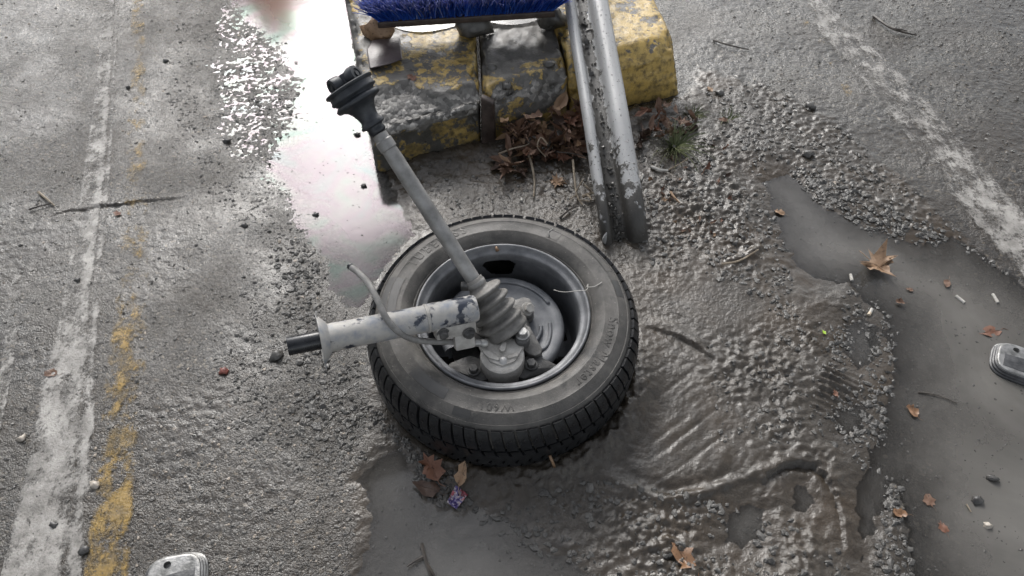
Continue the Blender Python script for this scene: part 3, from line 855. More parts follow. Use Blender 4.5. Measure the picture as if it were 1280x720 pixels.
# ------------------------------------------------------------------ the wheel with its torn-off suspension
wheel = empty('car_wheel', WHEEL_C, (R(4.0), 0, 0))
wheel.location.z = 0.002
tag(wheel, 'dirty car wheel with snow tyre lying in mud, broken strut and drive shaft still attached', 'car wheel')
WM = Matrix.Translation(wheel.location) @ Matrix.Rotation(R(4.0), 4, 'X')
WI = WM.inverted()
def WL(p): return WI @ Vector(p)

side_prof = [(.1690, .140), (.1700, .152), (.1755, .1600), (.1790, .1655), (.1830, .1690), (.1850, .1685), (.1900, .1755), (.2000, .1815), (.2050, .1832), (.2065, .1840), (.2080, .1836),
             (.2200, .1836), (.2330, .1815), (.2345, .1822), (.2365, .1812), (.2450, .1770), (.2530, .1705), (.2545, .1712), (.2565, .1690), (.2600, .1640), (.2640, .1560), (.2690, .1470), (.2725, .1360), (.2745, .120), (.2750, .092)]
def side_z(r):
    return float(np.interp(r, [p[0] for p in side_prof], [p[1] for p in side_prof]))
full_prof = side_prof + [(r, .184 - z) for r, z in side_prof[-2::-1]]
tyre = mk('tyre', *lathe(full_prof, 120), M['side_rubber'], wheel, True, 50)
tyre['label'] = 'black snow tyre with dusty sidewall and wet tread'

# tread blocks, each its own piece: an upper shoulder row, a crown row and the rows below
def block_mesh(name, prof, width, skew, rise, nz=5, na=3):
    """prof: (radius, z) under the block from top to bottom"""
    V = []; Fc = []
    def lay(out):
        ids = []
        for i, (r, z, nr, nz_) in enumerate(prof):
            row = []
            for k in range(na + 1):
                t = k / na
                inset = 0.05 * width if out else 0.0
                th = -width / 2 + inset + (width - 2 * inset) * t + skew * (i / (len(prof) - 1)) ** 1.2
                hh = rise if out else -0.004
                rr = r + nr * hh; zz = z + nz_ * hh
                row.append(len(V)); V.append((rr * math.cos(th), rr * math.sin(th), zz))
            ids.append(row)
        return ids
    o = lay(True); i_ = lay(False)
    n = len(prof)
    for a in range(n - 1):
        for k in range(na):
            Fc.append((o[a][k], o[a + 1][k], o[a + 1][k + 1], o[a][k + 1]))
        Fc.append((i_[a][0], i_[a + 1][0], o[a + 1][0], o[a][0]))
        Fc.append((o[a][na], o[a + 1][na], i_[a + 1][na], i_[a][na]))
    for k in range(na):
        Fc.append((i_[0][k], o[0][k], o[0][k + 1], i_[0][k + 1]))
        Fc.append((o[n - 1][k], i_[n - 1][k], i_[n - 1][k + 1], o[n - 1][k + 1]))
    me = bpy.data.meshes.new(name); me.from_pydata(V, [], Fc); me.update()
    me.polygons.foreach_set('use_smooth', [True] * len(me.polygons)); me.set_sharp_from_angle(angle=R(48))
    me.materials.append(M['tread_rubber'])
    return me
NB = 70
dth = 2 * math.pi / NB
sh = [(.2605, .1625, .80, .60), (.2655, .1535, .88, .47), (.2705, .1440, .93, .36), (.2735, .1330, .97, .22), (.2748, .1190, 1, .05)]
cr = [(.2749, .1150, 1, .03), (.2750, .1030, 1, 0), (.2750, .0880, 1, 0), (.2750, .0780, 1, 0)]
me_s = block_mesh('tread_block', sh, dth * 0.91, dth * 0.34, 0.0075)
me_s2 = block_mesh('tread_block', sh, dth * 0.84, dth * 0.34, 0.0070)
me_c = block_mesh('tread_block', cr, dth * 0.88, dth * 0.50, 0.0082)
for k in range(NB):
    o = link('tread_block', me_s2 if k % 3 == 1 else me_s, None, tyre); o.rotation_euler.z = k * dth + random.uniform(-.004, .004)
    o = link('tread_block', me_c, None, tyre); o.rotation_euler.z = (k + 0.5) * dth
low = MB()
for k in range(NB):
    for mm_, off in ((me_s, 0.25), (me_c, 0.0)):
        q = Matrix.Rotation((k + off) * dth, 4, 'Z')
        low.add([q @ Vector((v.co.x, v.co.y, .184 - v.co.z - (0.008 if mm_ is me_c else 0))) for v in mm_.vertices], [tuple(reversed(p.vertices)) for p in mm_.polygons])
o = low.build('lower_tread', M['tread_rubber'], tyre); o['kind'] = 'stuff'

# raised lettering on the sidewall
def sidewall_text(txt, r0, size, th_mid, name, space=1.0):
    cu = bpy.data.curves.new('lettering', 'FONT'); cu.body = txt; cu.size = size; cu.extrude = 0.0004; cu.resolution_u = 3; cu.space_character = space
    ob = bpy.data.objects.new('lettering', cu); col.objects.link(ob)
    dg = bpy.context.evaluated_depsgraph_get(); dg.update()
    me0 = ob.evaluated_get(dg).to_mesh()
    V = [v.co.copy() for v in me0.vertices]; Fc = [tuple(p.vertices) for p in me0.polygons]
    bpy.data.objects.remove(ob); bpy.data.curves.remove(cu)
    x0 = min(v.x for v in V); x1 = max(v.x for v in V); mid = (x0 + x1) / 2
    W_ = []
    for v in V:
        th = th_mid - (v.x - mid) / (r0 + size * 0.35); rr = r0 + v.y
        W_.append((rr * math.cos(th), rr * math.sin(th), side_z(rr) + 0.0004 + v.z))
    mk(name, W_, Fc, M['side_rubber'], tyre, False)
sidewall_text('Snow Master', 0.2140, 0.030, R(-28), 'lettering', 1.12)
sidewall_text('W601', 0.2140, 0.023, R(-92), 'lettering', 1.2)
sidewall_text('TUBELESS', 0.2140, 0.030, R(131), 'lettering', 1.25)
# moulded pads and marks on the sidewall
def pad(th0, th1, r0, r1, name='sidewall_pad', rise=0.0008, mat='side_rubber'):
    n = max(3, int(abs(th1 - th0) / R(2))); rr = np.linspace(r0, r1, 5); V = []; Fc = []
    for i in range(n + 1):
        th = th0 + (th1 - th0) * i / n
        for r in rr: V.append((r * math.cos(th), r * math.sin(th), side_z(r) + rise))
    for i in range(n):
        for j in range(4): Fc.append((i * 5 + j, i * 5 + j + 1, (i + 1) * 5 + j + 1, (i + 1) * 5 + j))
    return mk(name, V, Fc, M[mat], tyre, True)
M['pad_rubber'] = mat_simple('smooth_sidewall_pad', (0.035, 0.034, 0.033), (0.060, 0.058, 0.055), 20, (0.4, 0.55), 0, 0.1, 300)
for a, b_, r0, r1 in ((8, 18, .236, .252), (24, 44, .236, .252), (57, 64, .210, .232), (160, 184, .216, .250), (-140, -118, .210, .232), (-112, -104, .236, .250)):
    pad(R(a), R(b_), r0, r1, mat='pad_rubber' if (a % 3) else 'side_rubber')
mk('valve_scuff', *tube([(.212 * math.cos(R(62)), .212 * math.sin(R(62)), .1845), (.224 * math.cos(R(64)), .224 * math.sin(R(64)), .1845), (.238 * math.cos(R(63)), .238 * math.sin(R(63)), .1812)], 0.0016, 6), M['hose'], tyre)

# rim: lip ring, barrel and slotted disc
rim = mk('rim', *lathe([(.1700, .150), (.1715, .157), (.1765, .1625), (.1785, .1660), (.1790, .1700), (.1775, .1725), (.1745, .1728), (.1720, .1705), (.1700, .1655), (.1640, .1620), (.1600, .1615), (.1580, .1585), (.1570, .150), (.1565, .1440)], 120), M['rim'], wheel, True, 60)
V, Fc = [], []
bp = [(.1566, .1455)] + [(.1562 - .0014 * q / 14, .1425 - .0525 * q / 14) for q in range(15)] + [(.1540, .075), (.1530, .055), (.1480, .040)]
nseg = 360
for (r, z) in bp:
    for k in range(nseg):
        th = 2 * math.pi * k / nseg; V.append((r * math.cos(th), r * math.sin(th), z))
for i in range(len(bp) - 1):
    for k in range(nseg):
        f_ = (i - 1) / 13
        if 1 <= i <= 13 and 79 + 5 * f_ + 5 * max(0, .16 - f_) / .16 + 3 * max(0, f_ - .85) / .15 < k + .5 < 109 - 10 * f_ - 4 * max(0, .2 - f_) / .2 - 4 * max(0, f_ - .8) / .2: continue       # the torn opening in the far wall
        k2 = (k + 1) % nseg
        Fc.append((i * nseg + k, i * nseg + k2, (i + 1) * nseg + k2, (i + 1) * nseg + k))
mk('barrel', V, Fc, M['barrel'], rim, True, 60)
V, Fc = [], []
prof = [(.1482, .0405), (.142, .031), (.132, .027), (.120, .026), (.108, .028), (.098, .030), (.060, .030), (.040, .034)]
nseg = 128
for (r, z) in prof:
    for k in range(nseg):
        th = 2 * math.pi * k / nseg; V.append((r * math.cos(th), r * math.sin(th), z))
for i in range(len(prof) - 1):
    for k in range(nseg):
        a8 = (k % 16)
        if 1 <= i <= 3 and 3 + (i == 3) <= a8 <= 12 - (i == 3): continue       # the vent windows
        k2 = (k + 1) % nseg
        Fc.append((i * nseg + k, i * nseg + k2, (i + 1) * nseg + k2, (i + 1) * nseg + k))
mk('disc_face', V, Fc, M['barrel'], rim, True, 60)
# a scrap of pale thread and a crumb of mud on the lip
mk('thread', *tube(smooth_path([(.105, .052, .176), (.125, .045, .178), (.15, .047, .179), (.172, .05, .178), (.177, .062, .182), (.1735, .052, .186), (.19, .055, .185), (.205, .065, .186)], 5), 0.0008, 5), M['filter'], rim)
mk('mud_crumb', *hull([Vector((-.012 + random.uniform(-.007, .007), .166 + random.uniform(-.006, .006), .168 + random.uniform(-.004, .008))) for _ in range(14)], 0.001, 1), M['leaf_tan'], rim)

# brake disc, dust shield with its pressed loop
mk('brake_disc', *lathe([(.060, .070), (.112, .070), (.1135, .068), (.1135, .058), (.112, .056), (.060, .056)], 72), M['disc'], wheel, True, 40)
def shield_ok(th):
    d = math.degrees(th) % 360
    return not (208 < d < 313)
prof = [(.050, .110), (.085, .108), (.1030, .110), (.1070, .1135), (.1220, .1140), (.1280, .1115), (.1310, .1060), (.1315, .1000)]
V, Fc = [], []; nseg = 120
for (r, z) in prof:
    for k in range(nseg):
        th = 2 * math.pi * k / nseg
        V.append((r * math.cos(th) - .002, r * math.sin(th) + .004, z))
for i in range(len(prof) - 1):
    for k in range(nseg):
        th = 2 * math.pi * (k + .5) / nseg
        if not shield_ok(th): continue
        k2 = (k + 1) % nseg
        Fc.append((i * nseg + k, i * nseg + k2, (i + 1) * nseg + k2, (i + 1) * nseg + k))
shield = mk('dust_shield', V, Fc, M['shield'], wheel, True, 60)
loop = [(.098 + .016 * 0, .012), (.099, -.012), (.094, -.036), (.086, -.050), (.075, -.054), (.066, -.047), (.066, -.036), (.072, -.026), (.078, -.012), (.080, .004)]
mk('pressed_loop', *tube(smooth_path([(x, y, .1130) for x, y in loop], 5), 0.0042, 8), M['shield'], shield)
mk('pressed_rib', *tube(smooth_path([(.112 * math.cos(R(a)) , .112 * math.sin(R(a)) + .004, .1142) for a in range(30, 130, 12)], 3), 0.0035, 8), M['shield'], shield)

# steering knuckle
kn = MB()
def H(*pts, bevel=0.004): return hull([Vector(p) for p in pts], bevel)
def at_w(px, py, lz):
    """point of the wheel seen at a pixel, at a height along the wheel axis"""
    d = Vector(_ray(px, py)); o = Vector((0, 0, CAMZ)); dl = WI.to_3x3() @ d; ol = WI @ o
    return ol + dl * ((lz - ol.z) / dl.z)
kc = at_w(632, 408, .135)
kn.add(*lathe([(.052, .092), (.056, .100), (.056, .122), (.052, .130), (.046, .134)], 40, (0, -.006, 0), cap1=True))
def lump(cs, bevel=0.004):
    pts = []
    for (px, py, z, r, hz) in cs:
        c = at_w(px, py, z)
        for k in range(8):
            th = k * math.pi / 4
            pts.append(c + Vector((r * math.cos(th), r * math.sin(th), hz))); pts.append(c + Vector((r * math.cos(th), r * math.sin(th), -hz)))
    return hull(pts, bevel)
kn.add(*lump([(655, 418, .135, .016, .012), (640, 415, .13, .02, .012), (668, 440, .125, .016, .012)]))
kn.add(*lump([(656, 382, .128, .015, .010), (660, 394, .124, .012, .012), (640, 390, .12, .02, .012)]))
kn.add(*lump([(600, 420, .135, .017, .013), (575, 415, .14, .016, .013), (612, 405, .13, .02, .014)]))
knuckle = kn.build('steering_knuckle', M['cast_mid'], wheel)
def bolt_at(px, py, z, r, h_, parent, mat='bolt', axis=(0, 0, 1), w=None):
    return mk('bolt', *hexbolt(at_w(px, py, z), axis, r, h_, w or r * 1.35), M[mat], parent, False)
mk('bolt_boss', *lathe([(.0150, 0), (.0150, .012), (.0125, .016)], 24, at_w(653, 428, .156), (0, 0, 1), cap1=True), M['cast_dark'], knuckle, True, 40)
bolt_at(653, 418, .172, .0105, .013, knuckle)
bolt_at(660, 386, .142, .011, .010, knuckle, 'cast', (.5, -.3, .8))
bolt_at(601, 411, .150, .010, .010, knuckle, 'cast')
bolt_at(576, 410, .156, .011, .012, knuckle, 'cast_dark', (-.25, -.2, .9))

# brake caliper
cb = at_w(628, 452, .13)
cal = MB()
cal.add(*lathe([(.020, -.060), (.034, -.057), (.0420, -.048), (.0445, -.034), (.0445, .020), (.0430, .0265), (.038, .029), (.020, .030)], 48, cb, (0, 0, 1), cap0=True, cap1=True))
caliper = cal.build('brake_caliper', M['cast'], wheel)
ca = MB()
ca.add(*lump([(606, 432, .158, .013, .007), (648, 434, .158, .012, .007), (628, 440, .160, .034, .004)], 0.004))
ca.add(*lump([(628, 437, .168, .006, .004), (630, 430, .166, .005, .005)], 0.002))
ca.add(*lump([(613, 446, .165, .005, .003), (607, 440, .165, .005, .003), (622, 449, .164, .004, .003)], 0.0015))
ca.add(*lump([(636, 447, .164, .004, .003), (645, 444, .164, .005, .003)], 0.0015))
ca.build('bridge', M['cast'], caliper)
br = MB()
br.add(*lump([(588, 460, .116, .024, .010), (568, 462, .108, .014, .008), (602, 470, .110, .018, .010)], 0.004))
br.add(*lump([(666, 456, .116, .020, .010), (692, 460, .110, .007, .006), (655, 468, .110, .016, .010)], 0.004))
br.add(*lump([(590, 470, .10, .012, .008), (628, 486, .092, .014, .008), (664, 470, .10, .012, .008)], 0.004))
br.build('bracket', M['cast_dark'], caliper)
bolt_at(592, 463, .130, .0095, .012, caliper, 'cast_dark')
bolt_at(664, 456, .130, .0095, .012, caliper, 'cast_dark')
mk('bleed_cap', *lathe([(.0075, 0), (.0085, .002), (.008, .006), (.004, .008)], 16, at_w(629, 452, .160), (0, -.25, 1), cap1=True), M['bolt'], caliper, True, 40)

# drive shaft: wheel-end boot, bar, inner boot and joint
S0 = Vector(PW(630, 409, .160)); S1 = PD(437, 110, 1.50)
ax = (S1 - S0).normalized(); LEN = (S1 - S0).length
axl = WI.to_3x3() @ ax; s0l = WL(S0)
shaft = empty('drive_shaft', s0l)
shaft.parent = wheel
def along(prof, seg=40): return lathe(prof, seg, (0, 0, 0), axl)
boot_prof = [(.040, -.014), (.0450, -.013), (.0475, -.010), (.0485, -.006), (.0470, -.002), (.0440, .002), (.0430, .006), (.0455, .009), (.0485, .011), (.0497, .014), (.0485, .017), (.0400, .021), (.0360, .026), (.0370, .030), (.0450, .033),
             (.0475, .035), (.0485, .038), (.0472, .041), (.0385, .045), (.0340, .050), (.0350, .054), (.0430, .057), (.0458, .059), (.0468, .062), (.0452, .065), (.0350, .069), (.0310, .074), (.0320, .078), (.0410, .081), (.0435, .083), (.0445, .086), (.0425, .089), (.0280, .092), (.0215, .095), (.0190, .099), (.0190, .116), (.0165, .118)]
wb = mk('wheel_end_boot', *along(boot_prof, 56), M['boot'], shaft, True, 60)
mk('clamp_band', *along([(.0196, .101), (.0204, .102), (.0204, .110), (.0196, .111)], 32), M['shaft'], wb, True, 40)
mk('clamp_ear', *hull([s for s in boxpts(axl * .106 + frame_of(axl)[0] * -.0 + Vector((-.022, -.006, .0)), (.008, .007, .008))], 0.003), M['cast_dark'], wb)
mk('bar', *along([(.0150, .100), (.0150, LEN * .30), (.0158, LEN * .45), (.0158, LEN * .72), (.0150, LEN * .76), (.0150, LEN - .100)], 32), M['shaft'], shaft, True, 40)
e_ = LEN - .094
inner = [(r * 1.06, e_ + d * 1.02) for r, d in [(.0130, -.004), (.0155, -.002), (.0165, .004), (.0150, .008), (.0165, .011), (.0225, .013), (.0230, .017), (.0200, .021), (.0175, .026), (.0190, .036), (.0230, .047),
         (.0275, .054), (.0340, .058), (.0410, .0595), (.0430, .062), (.0435, .066), (.0405, .069), (.0375, .072), (.0390, .075), (.0440, .077), (.0450, .080), (.0425, .083), (.0420, .090), (.0465, .0925), (.0470, .096), (.0450, .0975), (.0400, .0970), (.0390, .090), (.012, .088)]]
mk('bar_collar', *along([(.0150, e_ - .040), (.0172, e_ - .038), (.0172, e_ - .020), (.0150, e_ - .018)], 32), M['shaft'], shaft, True, 40)
ib = mk('inner_end_boot', *along(inner, 56), M['boot_black'], shaft, True, 60)
sx, sy, sa = frame_of(axl)
joint = MB()
joint.add(*lathe([(.0165, 0), (.0175, .004), (.0175, .028), (.0160, .032), (.010, .033)], 28, axl * (e_ + .089), axl, cap1=True))
jc = axl * (e_ + .108)
jo = joint.build('tripod_joint', M['boot_black'], shaft)
for k, th in enumerate((35, 155, 275)):
    dr = sx * math.cos(R(th)) + sy * math.sin(R(th))
    ro_ = MB()
    ro_.add(*lathe([(r * 1.08, d * 1.08) for r, d in [(.010, .010), (.0150, .0115), (.0160, .015), (.0160, .026), (.0150, .029), (.0095, .0295), (.0085, .0275), (.0050, .0275), (.0045, .030)]], 28, jc, dr, cap0=True, cap1=True))
    ro_.build('roller', M['boot_black'], jo)

# strut: tube, clamp band, spring seat and broken piston rod
T0 = WL(PW(594, 386, .236)); T1 = WL(PW(404, 424, .262)); T2 = WL(PW(360, 436, .262))
ta = (T1 - T0).normalized(); tl = (T1 - T0).length
strut = empty('suspension_strut', T0)
strut.parent = wheel
def alt(prof, seg=48): return lathe(prof, seg, (0, 0, 0), ta)
st = mk('strut_tube', *alt([(.010, -.001), (.0250, 0), (.0270, .003), (.0270, .098), (.0262, .101), (.0262, tl * .62), (.0262, tl - .030), (.0270, tl - .022), (.0262, tl - .014), (.0290, tl - .006), (.0310, tl - .002)]), M['strut'], strut, True, 40)
mk('lower_sleeve', *alt([(.010, -.0018), (.0255, -.0015), (.0276, .002), (.0276, .092), (.0270, .0925)]), M['strut_sleeve'], strut, True, 40)
mk('clamp_band', *alt([(.0272, .094), (.0282, .0945), (.0282, .0985), (.0268, .0992)], 48), M['cast'], strut, True, 40)
mk('spring_seat', *alt([(.0262, tl - .012), (.0300, tl - .010), (.0380, tl - .003), (.0445, tl + .003), (.0455, tl + .0055), (.0440, tl + .0065), (.0370, tl + .002), (.0260, tl - .002), (.0180, tl - .002)]), M['strut'], strut, True, 50)
sd, su, _ = frame_of(ta)
tab = Vector(ta) * (tl + .004)
down = (WI.to_3x3() @ Vector((0, -0.55, -0.8))); down = (down - ta * down.dot(ta)).normalized()
mk('seat_tab', *hull([tab + down * q + ta * w + down.cross(ta) * e for q in (.036, .058) for w in (-.0012, .0012) for e in ((-.010, .010) if q < .05 else (-.002, .002))], 0.0005, 1), M['strut'], strut)
upv = -down
mk('seat_tab', *hull([tab + upv * q + ta * w + upv.cross(ta) * e for q in (.036, .056) for w in (-.0012, .0012) for e in ((-.006, .006) if q < .05 else (-.001, .001))], 0.0005, 1), M['strut'], strut)
rl = (T2 - T1).length
mk('piston_rod', *alt([(.0175, tl - .003), (.0175, tl + rl - .002), (.0165, tl + rl), (.0150, tl + rl), (.0145, tl + rl - .006), (.004, tl + rl - .006)], 36), M['rod'], strut, True, 40)
# bracket that clamps the strut to the knuckle
bk = MB()
def sp(a_, q, w): return ta * a_ + down * q + down.cross(ta) * w
bk.add(*hull([sp(a_, q, w) for a_ in (.006, .085) for q, w in ((.018, -.022), (.018, .022), (.044, -.014), (.044, .014))], 0.004))
bk.add(*hull([sp(a_, q, w) for a_ in (.010, .050) for q, w in ((.036, -.012), (.036, .012), (.075, -.010), (.075, .010))], 0.004))
bko = bk.build('knuckle_bracket', M['cast'], strut)
for a_, q in ((.022, .040), (.072, .030)):
    mk('bolt', *hexbolt(sp(a_, q, -.016), -down.cross(ta) + down * .5, .0095, .010, .013), M['cast_dark'], bko, False)

# brake hose with its metal end
hp = [at_w(604, 429, .175), at_w(590, 428, .180), at_w(566, 427, .190), at_w(540, 427, .205), at_w(516, 424, .232), at_w(496, 413, .268), at_w(482, 396, .290), at_w(472, 375, .300), at_w(460, 354, .300), at_w(449, 342, .298), at_w(439, 334, .296)]
hs = smooth_path(hp, 8)
mk('brake_hose', *tube(hs, [0.0062] * len(hs), 14), M['hose'], wheel)
hose = wheel.children[-1]
d0 = (hp[1] - hp[0]).normalized()
mk('hose_fitting', *lathe([(.0070, -.008), (.0082, -.006), (.0082, .004), (.0070, .006), (.0076, .008), (.0076, .016), (.0068, .018)], 20, hp[0], d0, cap0=True), M['bolt'], hose, True, 40)
mk('hose_end', *lathe([(.0062, 0), (.0066, .001), (.0066, .006), (.0040, .0062), (.0036, .002)], 16, hp[-1] - (hp[-1] - hp[-2]).normalized() * .001, hp[-1] - hp[-2], cap1=True), M['rod'], hose, True, 40)

# ------------------------------------------------------------------ the kerb end
KZ = 0.17
def kerb_block(top_px, mat, parent, zb=-0.05, res=0.0075, rad=0.016, shape=None, paintf=None, seed=0.0):
    FL, FR, BR, BL = [PW(a, b, KZ) for a, b in top_px]
    wd = (FR - FL).length; dp = ((BL - FL).length + (BR - FR).length) / 2; ht = KZ - zb
    nu, nv, nw = max(6, int(wd / res)), max(6, int(dp / (res * 1.3))), max(6, int(ht / res))
    ids = {}; V = []; Fc = []; loc = []
    def vid(i, j, k):
        q = (i, j, k)
        if q not in ids:
            u, v, w = i / nu, j / nv, k / nw
            L = np.array([u * wd, v * dp, w * ht]); S = np.array([wd, dp, ht])
            c = np.clip(L, rad, S - rad); dv = L - c; n_ = np.linalg.norm(dv)
            if n_ > 1e-9: L = c + dv / n_ * rad
            u, v, w = L / S
            p = (FL * (1 - u) + FR * u) * (1 - v) + (BL * (1 - u) + BR * u) * v
            p = Vector((p.x, p.y, zb + ht * w))
            ids[q] = len(V); V.append(p); loc.append((u * wd, v * dp, w * ht))
        return ids[q]
    def quad(a, b, c, d): Fc.append((vid(*a), vid(*b), vid(*c), vid(*d)))
    for i in range(nu):
        for j in range(nv): quad((i, j, nw), (i + 1, j, nw), (i + 1, j + 1, nw), (i, j + 1, nw))
        for k in range(nw):
            quad((i, 0, k), (i + 1, 0, k), (i + 1, 0, k + 1), (i, 0, k + 1)); quad((i + 1, nv, k), (i, nv, k), (i, nv, k + 1), (i + 1, nv, k + 1))
    for j in range(nv):
        for k in range(nw):
            quad((0, j + 1, k), (0, j, k), (0, j, k + 1), (0, j + 1, k + 1)); quad((nu, j, k), (nu, j + 1, k), (nu, j + 1, k + 1), (nu, j, k + 1))
    me = bpy.data.meshes.new('kerb_stone'); me.from_pydata(V, [], Fc); me.update()
    nr = [v.normal.copy() for v in me.vertices]
    pa, bro, gr = [], [], []
    for i, v in enumerate(me.vertices):
        a, b_, c = loc[i]; p = v.co.copy(); q = p + Vector((seed, seed * 2, 0))
        n1 = mnoise.fractal(q * 14, 0.8, 2.1, 4); n2 = mnoise.fractal(q * 60, 0.7, 2.2, 3)
        edge = min(min(a, wd - a), ht - c) if b_ > 0.02 else min(a, wd - a, ht - c)
        chip = max(0.0, mnoise.fractal(q * 22 + Vector((5, 3, 1)), 0.7, 2.0, 3) - 0.05)
        second = sorted((a, wd - a, b_, dp - b_, ht - c))[1]
        ed = math.exp(-(second / 0.022) ** 2)
        p += nr[i] * (0.0025 * n1 + 0.0012 * n2 - 0.030 * chip * ed)
        br_ = 0.0
        if shape is not None:
            p, br_ = shape(p, a, b_, c, wd, dp, ht, n1, n2)
        v.co = p
        x = paintf(a / wd, b_, c / ht, nr[i]) if paintf else (0.4, 0.3)
        pa.append(x[0] - 0.8 * br_); gr.append(x[1] * (1 - br_)); bro.append(br_)
    me.update()
    me.polygons.foreach_set('use_smooth', [True] * len(me.polygons))
    attr(me, 'paint', pa); attr(me, 'grime', gr); attr(me, 'broken', bro)
    return link('kerb_stone', me, mat, parent)
kerb = empty('kerb', PW(640, 110, 0.0))
tag(kerb, 'broken concrete kerb end with flaking yellow paint behind the wheel', 'kerb')
KI = Matrix.Translation(-Vector(kerb.location))
def to_parent(o, par):
    o.data.transform(Matrix.Translation(-Vector(par.location)))
    return o
def broken_left(p, a, b_, c, wd, dp, ht, n1, n2):
    """front upper edge knocked off, showing the aggregate"""
    lim = 0.115 - 0.085 * sstep(0.25, 0.95, a / wd) + 0.030 * n1
    k = float(sstep(0.014, -0.014, b_ - lim)) * float(sstep(0.028, 0.10, c - 0.02 - 0.09 * (1 - a / wd) * 0.2))
    if c > ht - 0.055 - 0.02 * n1:
        drop = 0.012 + 0.030 * float(sstep(0.10, 0.0, b_)) * (0.5 + 0.5 * (1 - a / wd)) + 0.010 * n1
        zt = KZ - drop + 0.006 * n2
        if p.z > zt: p = Vector((p.x, p.y + 0.014 * k * float(sstep(.03, 0, b_)), p.z + (zt - p.z) * k))
        return p, k
    return p, 0.0
def mid_worn(p, a, b_, c, wd, dp, ht, n1, n2):
    k = float(sstep(0.07, 0.0, b_)) * float(sstep(0.5, 1.0, c / ht))
    p = Vector((p.x, p.y + 0.02 * k, p.z - 0.022 * k * (1 + n1) - 0.010 * max(0, c / ht - 0.9) * 10 * (0.5 + n1)))
    return p, 0.75 * k * float(n1 > -0.1)
def right_sloped(p, a, b_, c, wd, dp, ht, n1, n2):
    k = float(sstep(0.075, 0.0, b_)) * float(sstep(0.35, 1.0, c / ht))
    fl = float(sstep(0.6, 1.0, a / wd)) * (1 - c / ht)
    p = Vector((p.x - 0.006 * k + 0.045 * fl, p.y + 0.012 * k, p.z - 0.026 * k * (1 + 0.8 * n1)))
    return p, 0.0
def paint_l(u, v, w, n):
    if n.y < -0.6: return (0.48, 0.66)
    if n.x < -0.6: return (0.15, 0.6)
    return (0.40 + 0.12 * (u > 0.45) + 0.1 * (v > 0.5), 0.46)
def paint_m(u, v, w, n):
    if n.y < -0.6: return (0.50, 0.55)
    return (0.20 + 0.30 * (v < 0.10), 0.54)
def paint_r(u, v, w, n):
    if n.y < -0.6: return (0.90, 0.10 if w > 0.5 else 0.45)
    if n.x > 0.6: return (0.62, 0.4)
    return (0.60, 0.0)
to_parent(kerb_block([(460, 152), (599, 121), (586, -110), (412, -110)], M['kerb'], kerb, shape=broken_left, paintf=paint_l, seed=0.3), kerb)['label'] = 'broken kerb stone with exposed aggregate'
to_parent(kerb_block([(604, 120), (712, 93), (650, -110), (592, -110)], M['kerb'], kerb, shape=mid_worn, paintf=paint_m, seed=2.3), kerb)['label'] = 'worn grey kerb stone with a muddy top'
to_parent(kerb_block([(715, 92), (847, 57), (766, -110), (653, -110)], M['kerb'], kerb, shape=right_sloped, paintf=paint_r, seed=5.1), kerb)['label'] = 'kerb stone thick with yellow paint'
# splinter of wood standing in the joint
def slab(name, pts_px, z0, z1, mat, parent=None, bevel=0.003, dy=0.012):
    pts = []
    for (px, py, z) in pts_px:
        p = PW(px, py, z); pts += [p, p + Vector((0.003, dy, 0))]
    return mk(name, *hull(pts, bevel), M[mat], parent)
tag(slab('wood_strip', [(601, 122, .165), (617, 130, .150), (603, 188, 0.0), (619, 186, 0.0), (602, 196, -.03), (620, 194, -.03)], 0, 0, 'wood', dy=0.02), 'dark wooden strip wedged upright in the kerb joint', 'wood strip')
o = tag(mk('brick_fragment', *hull([PW(x, y, z) for x, y in ((458, 62), (466, 50), (500, 47), (503, 74), (488, 80), (462, 86)) for z in (KZ - .004, KZ + .016)], 0.004), M['brownbrick']), 'flat dark brown brick fragment on top of the broken kerb stone', 'brick fragment')

# ------------------------------------------------------------------ blue brush on the kerb
ba = PW(472, 30, KZ + .064); bb = PW(694, 16, KZ + .064)
brush = empty('brush', (ba + bb) / 2)
tag(brush, 'long blue bristled brush head lying across the kerb top', 'brush')
bx = (bb - ba).normalized(); bl = (bb - ba).length; by_ = Vector((-bx.y, bx.x, 0)); bz = Vector((0, 0, 1))
mk('block', *hull([bx * (sx_ * bl / 2) + by_ * y + bz * z for sx_ in (-1, 1) for y, z in ((-.004, -.012), (-.004, .006), (.060, -.012), (.060, .006))], 0.003), M['wood'], brush)
V = []; Fc = []; tone = []; alo = []
for i in range(4200):
    u = random.uniform(-.5, .5) * 0.985; yy = random.uniform(0.0, .056)
    root = bx * (u * bl) + by_ * yy + bz * .005
    tx = (u * 2) ** 3 * 0.75 + random.gauss(0, .16); ty = (yy - .030) * 15.0 + random.gauss(0, .14)
    dirv = (bx * tx + by_ * ty + bz).normalized()
    ln = random.uniform(.072, .095)
    bend = bx * random.gauss(0, .010) + by_ * (random.gauss(0, .010) - 0.004) - bz * random.uniform(0, .006)
    b0 = len(V); s_, t_, _ = frame_of(dirv); w = random.uniform(.0011, .0018); tn = min(1, max(0, random.gauss(.45, .22)))
    for q in range(4):
        f = q / 3; c = root + dirv * ln * f + bend * f * f
        for k in range(3):
            th = 2.094 * k; V.append(c + (s_ * math.cos(th) + t_ * math.sin(th)) * w * (1 - .35 * f)); tone.append(tn); alo.append(f)
    for q in range(3):
        for k in range(3):
            k2 = (k + 1) % 3; Fc.append((b0 + q * 3 + k, b0 + q * 3 + k2, b0 + q * 3 + 3 + k2, b0 + q * 3 + 3 + k))
me = mesh_np('bristles', np.array(V), np.array(Fc)); attr(me, 'tone', tone); attr(me, 'along', alo)
o = link('bristles', me, M['bristle'], brush); o['kind'] = 'stuff'
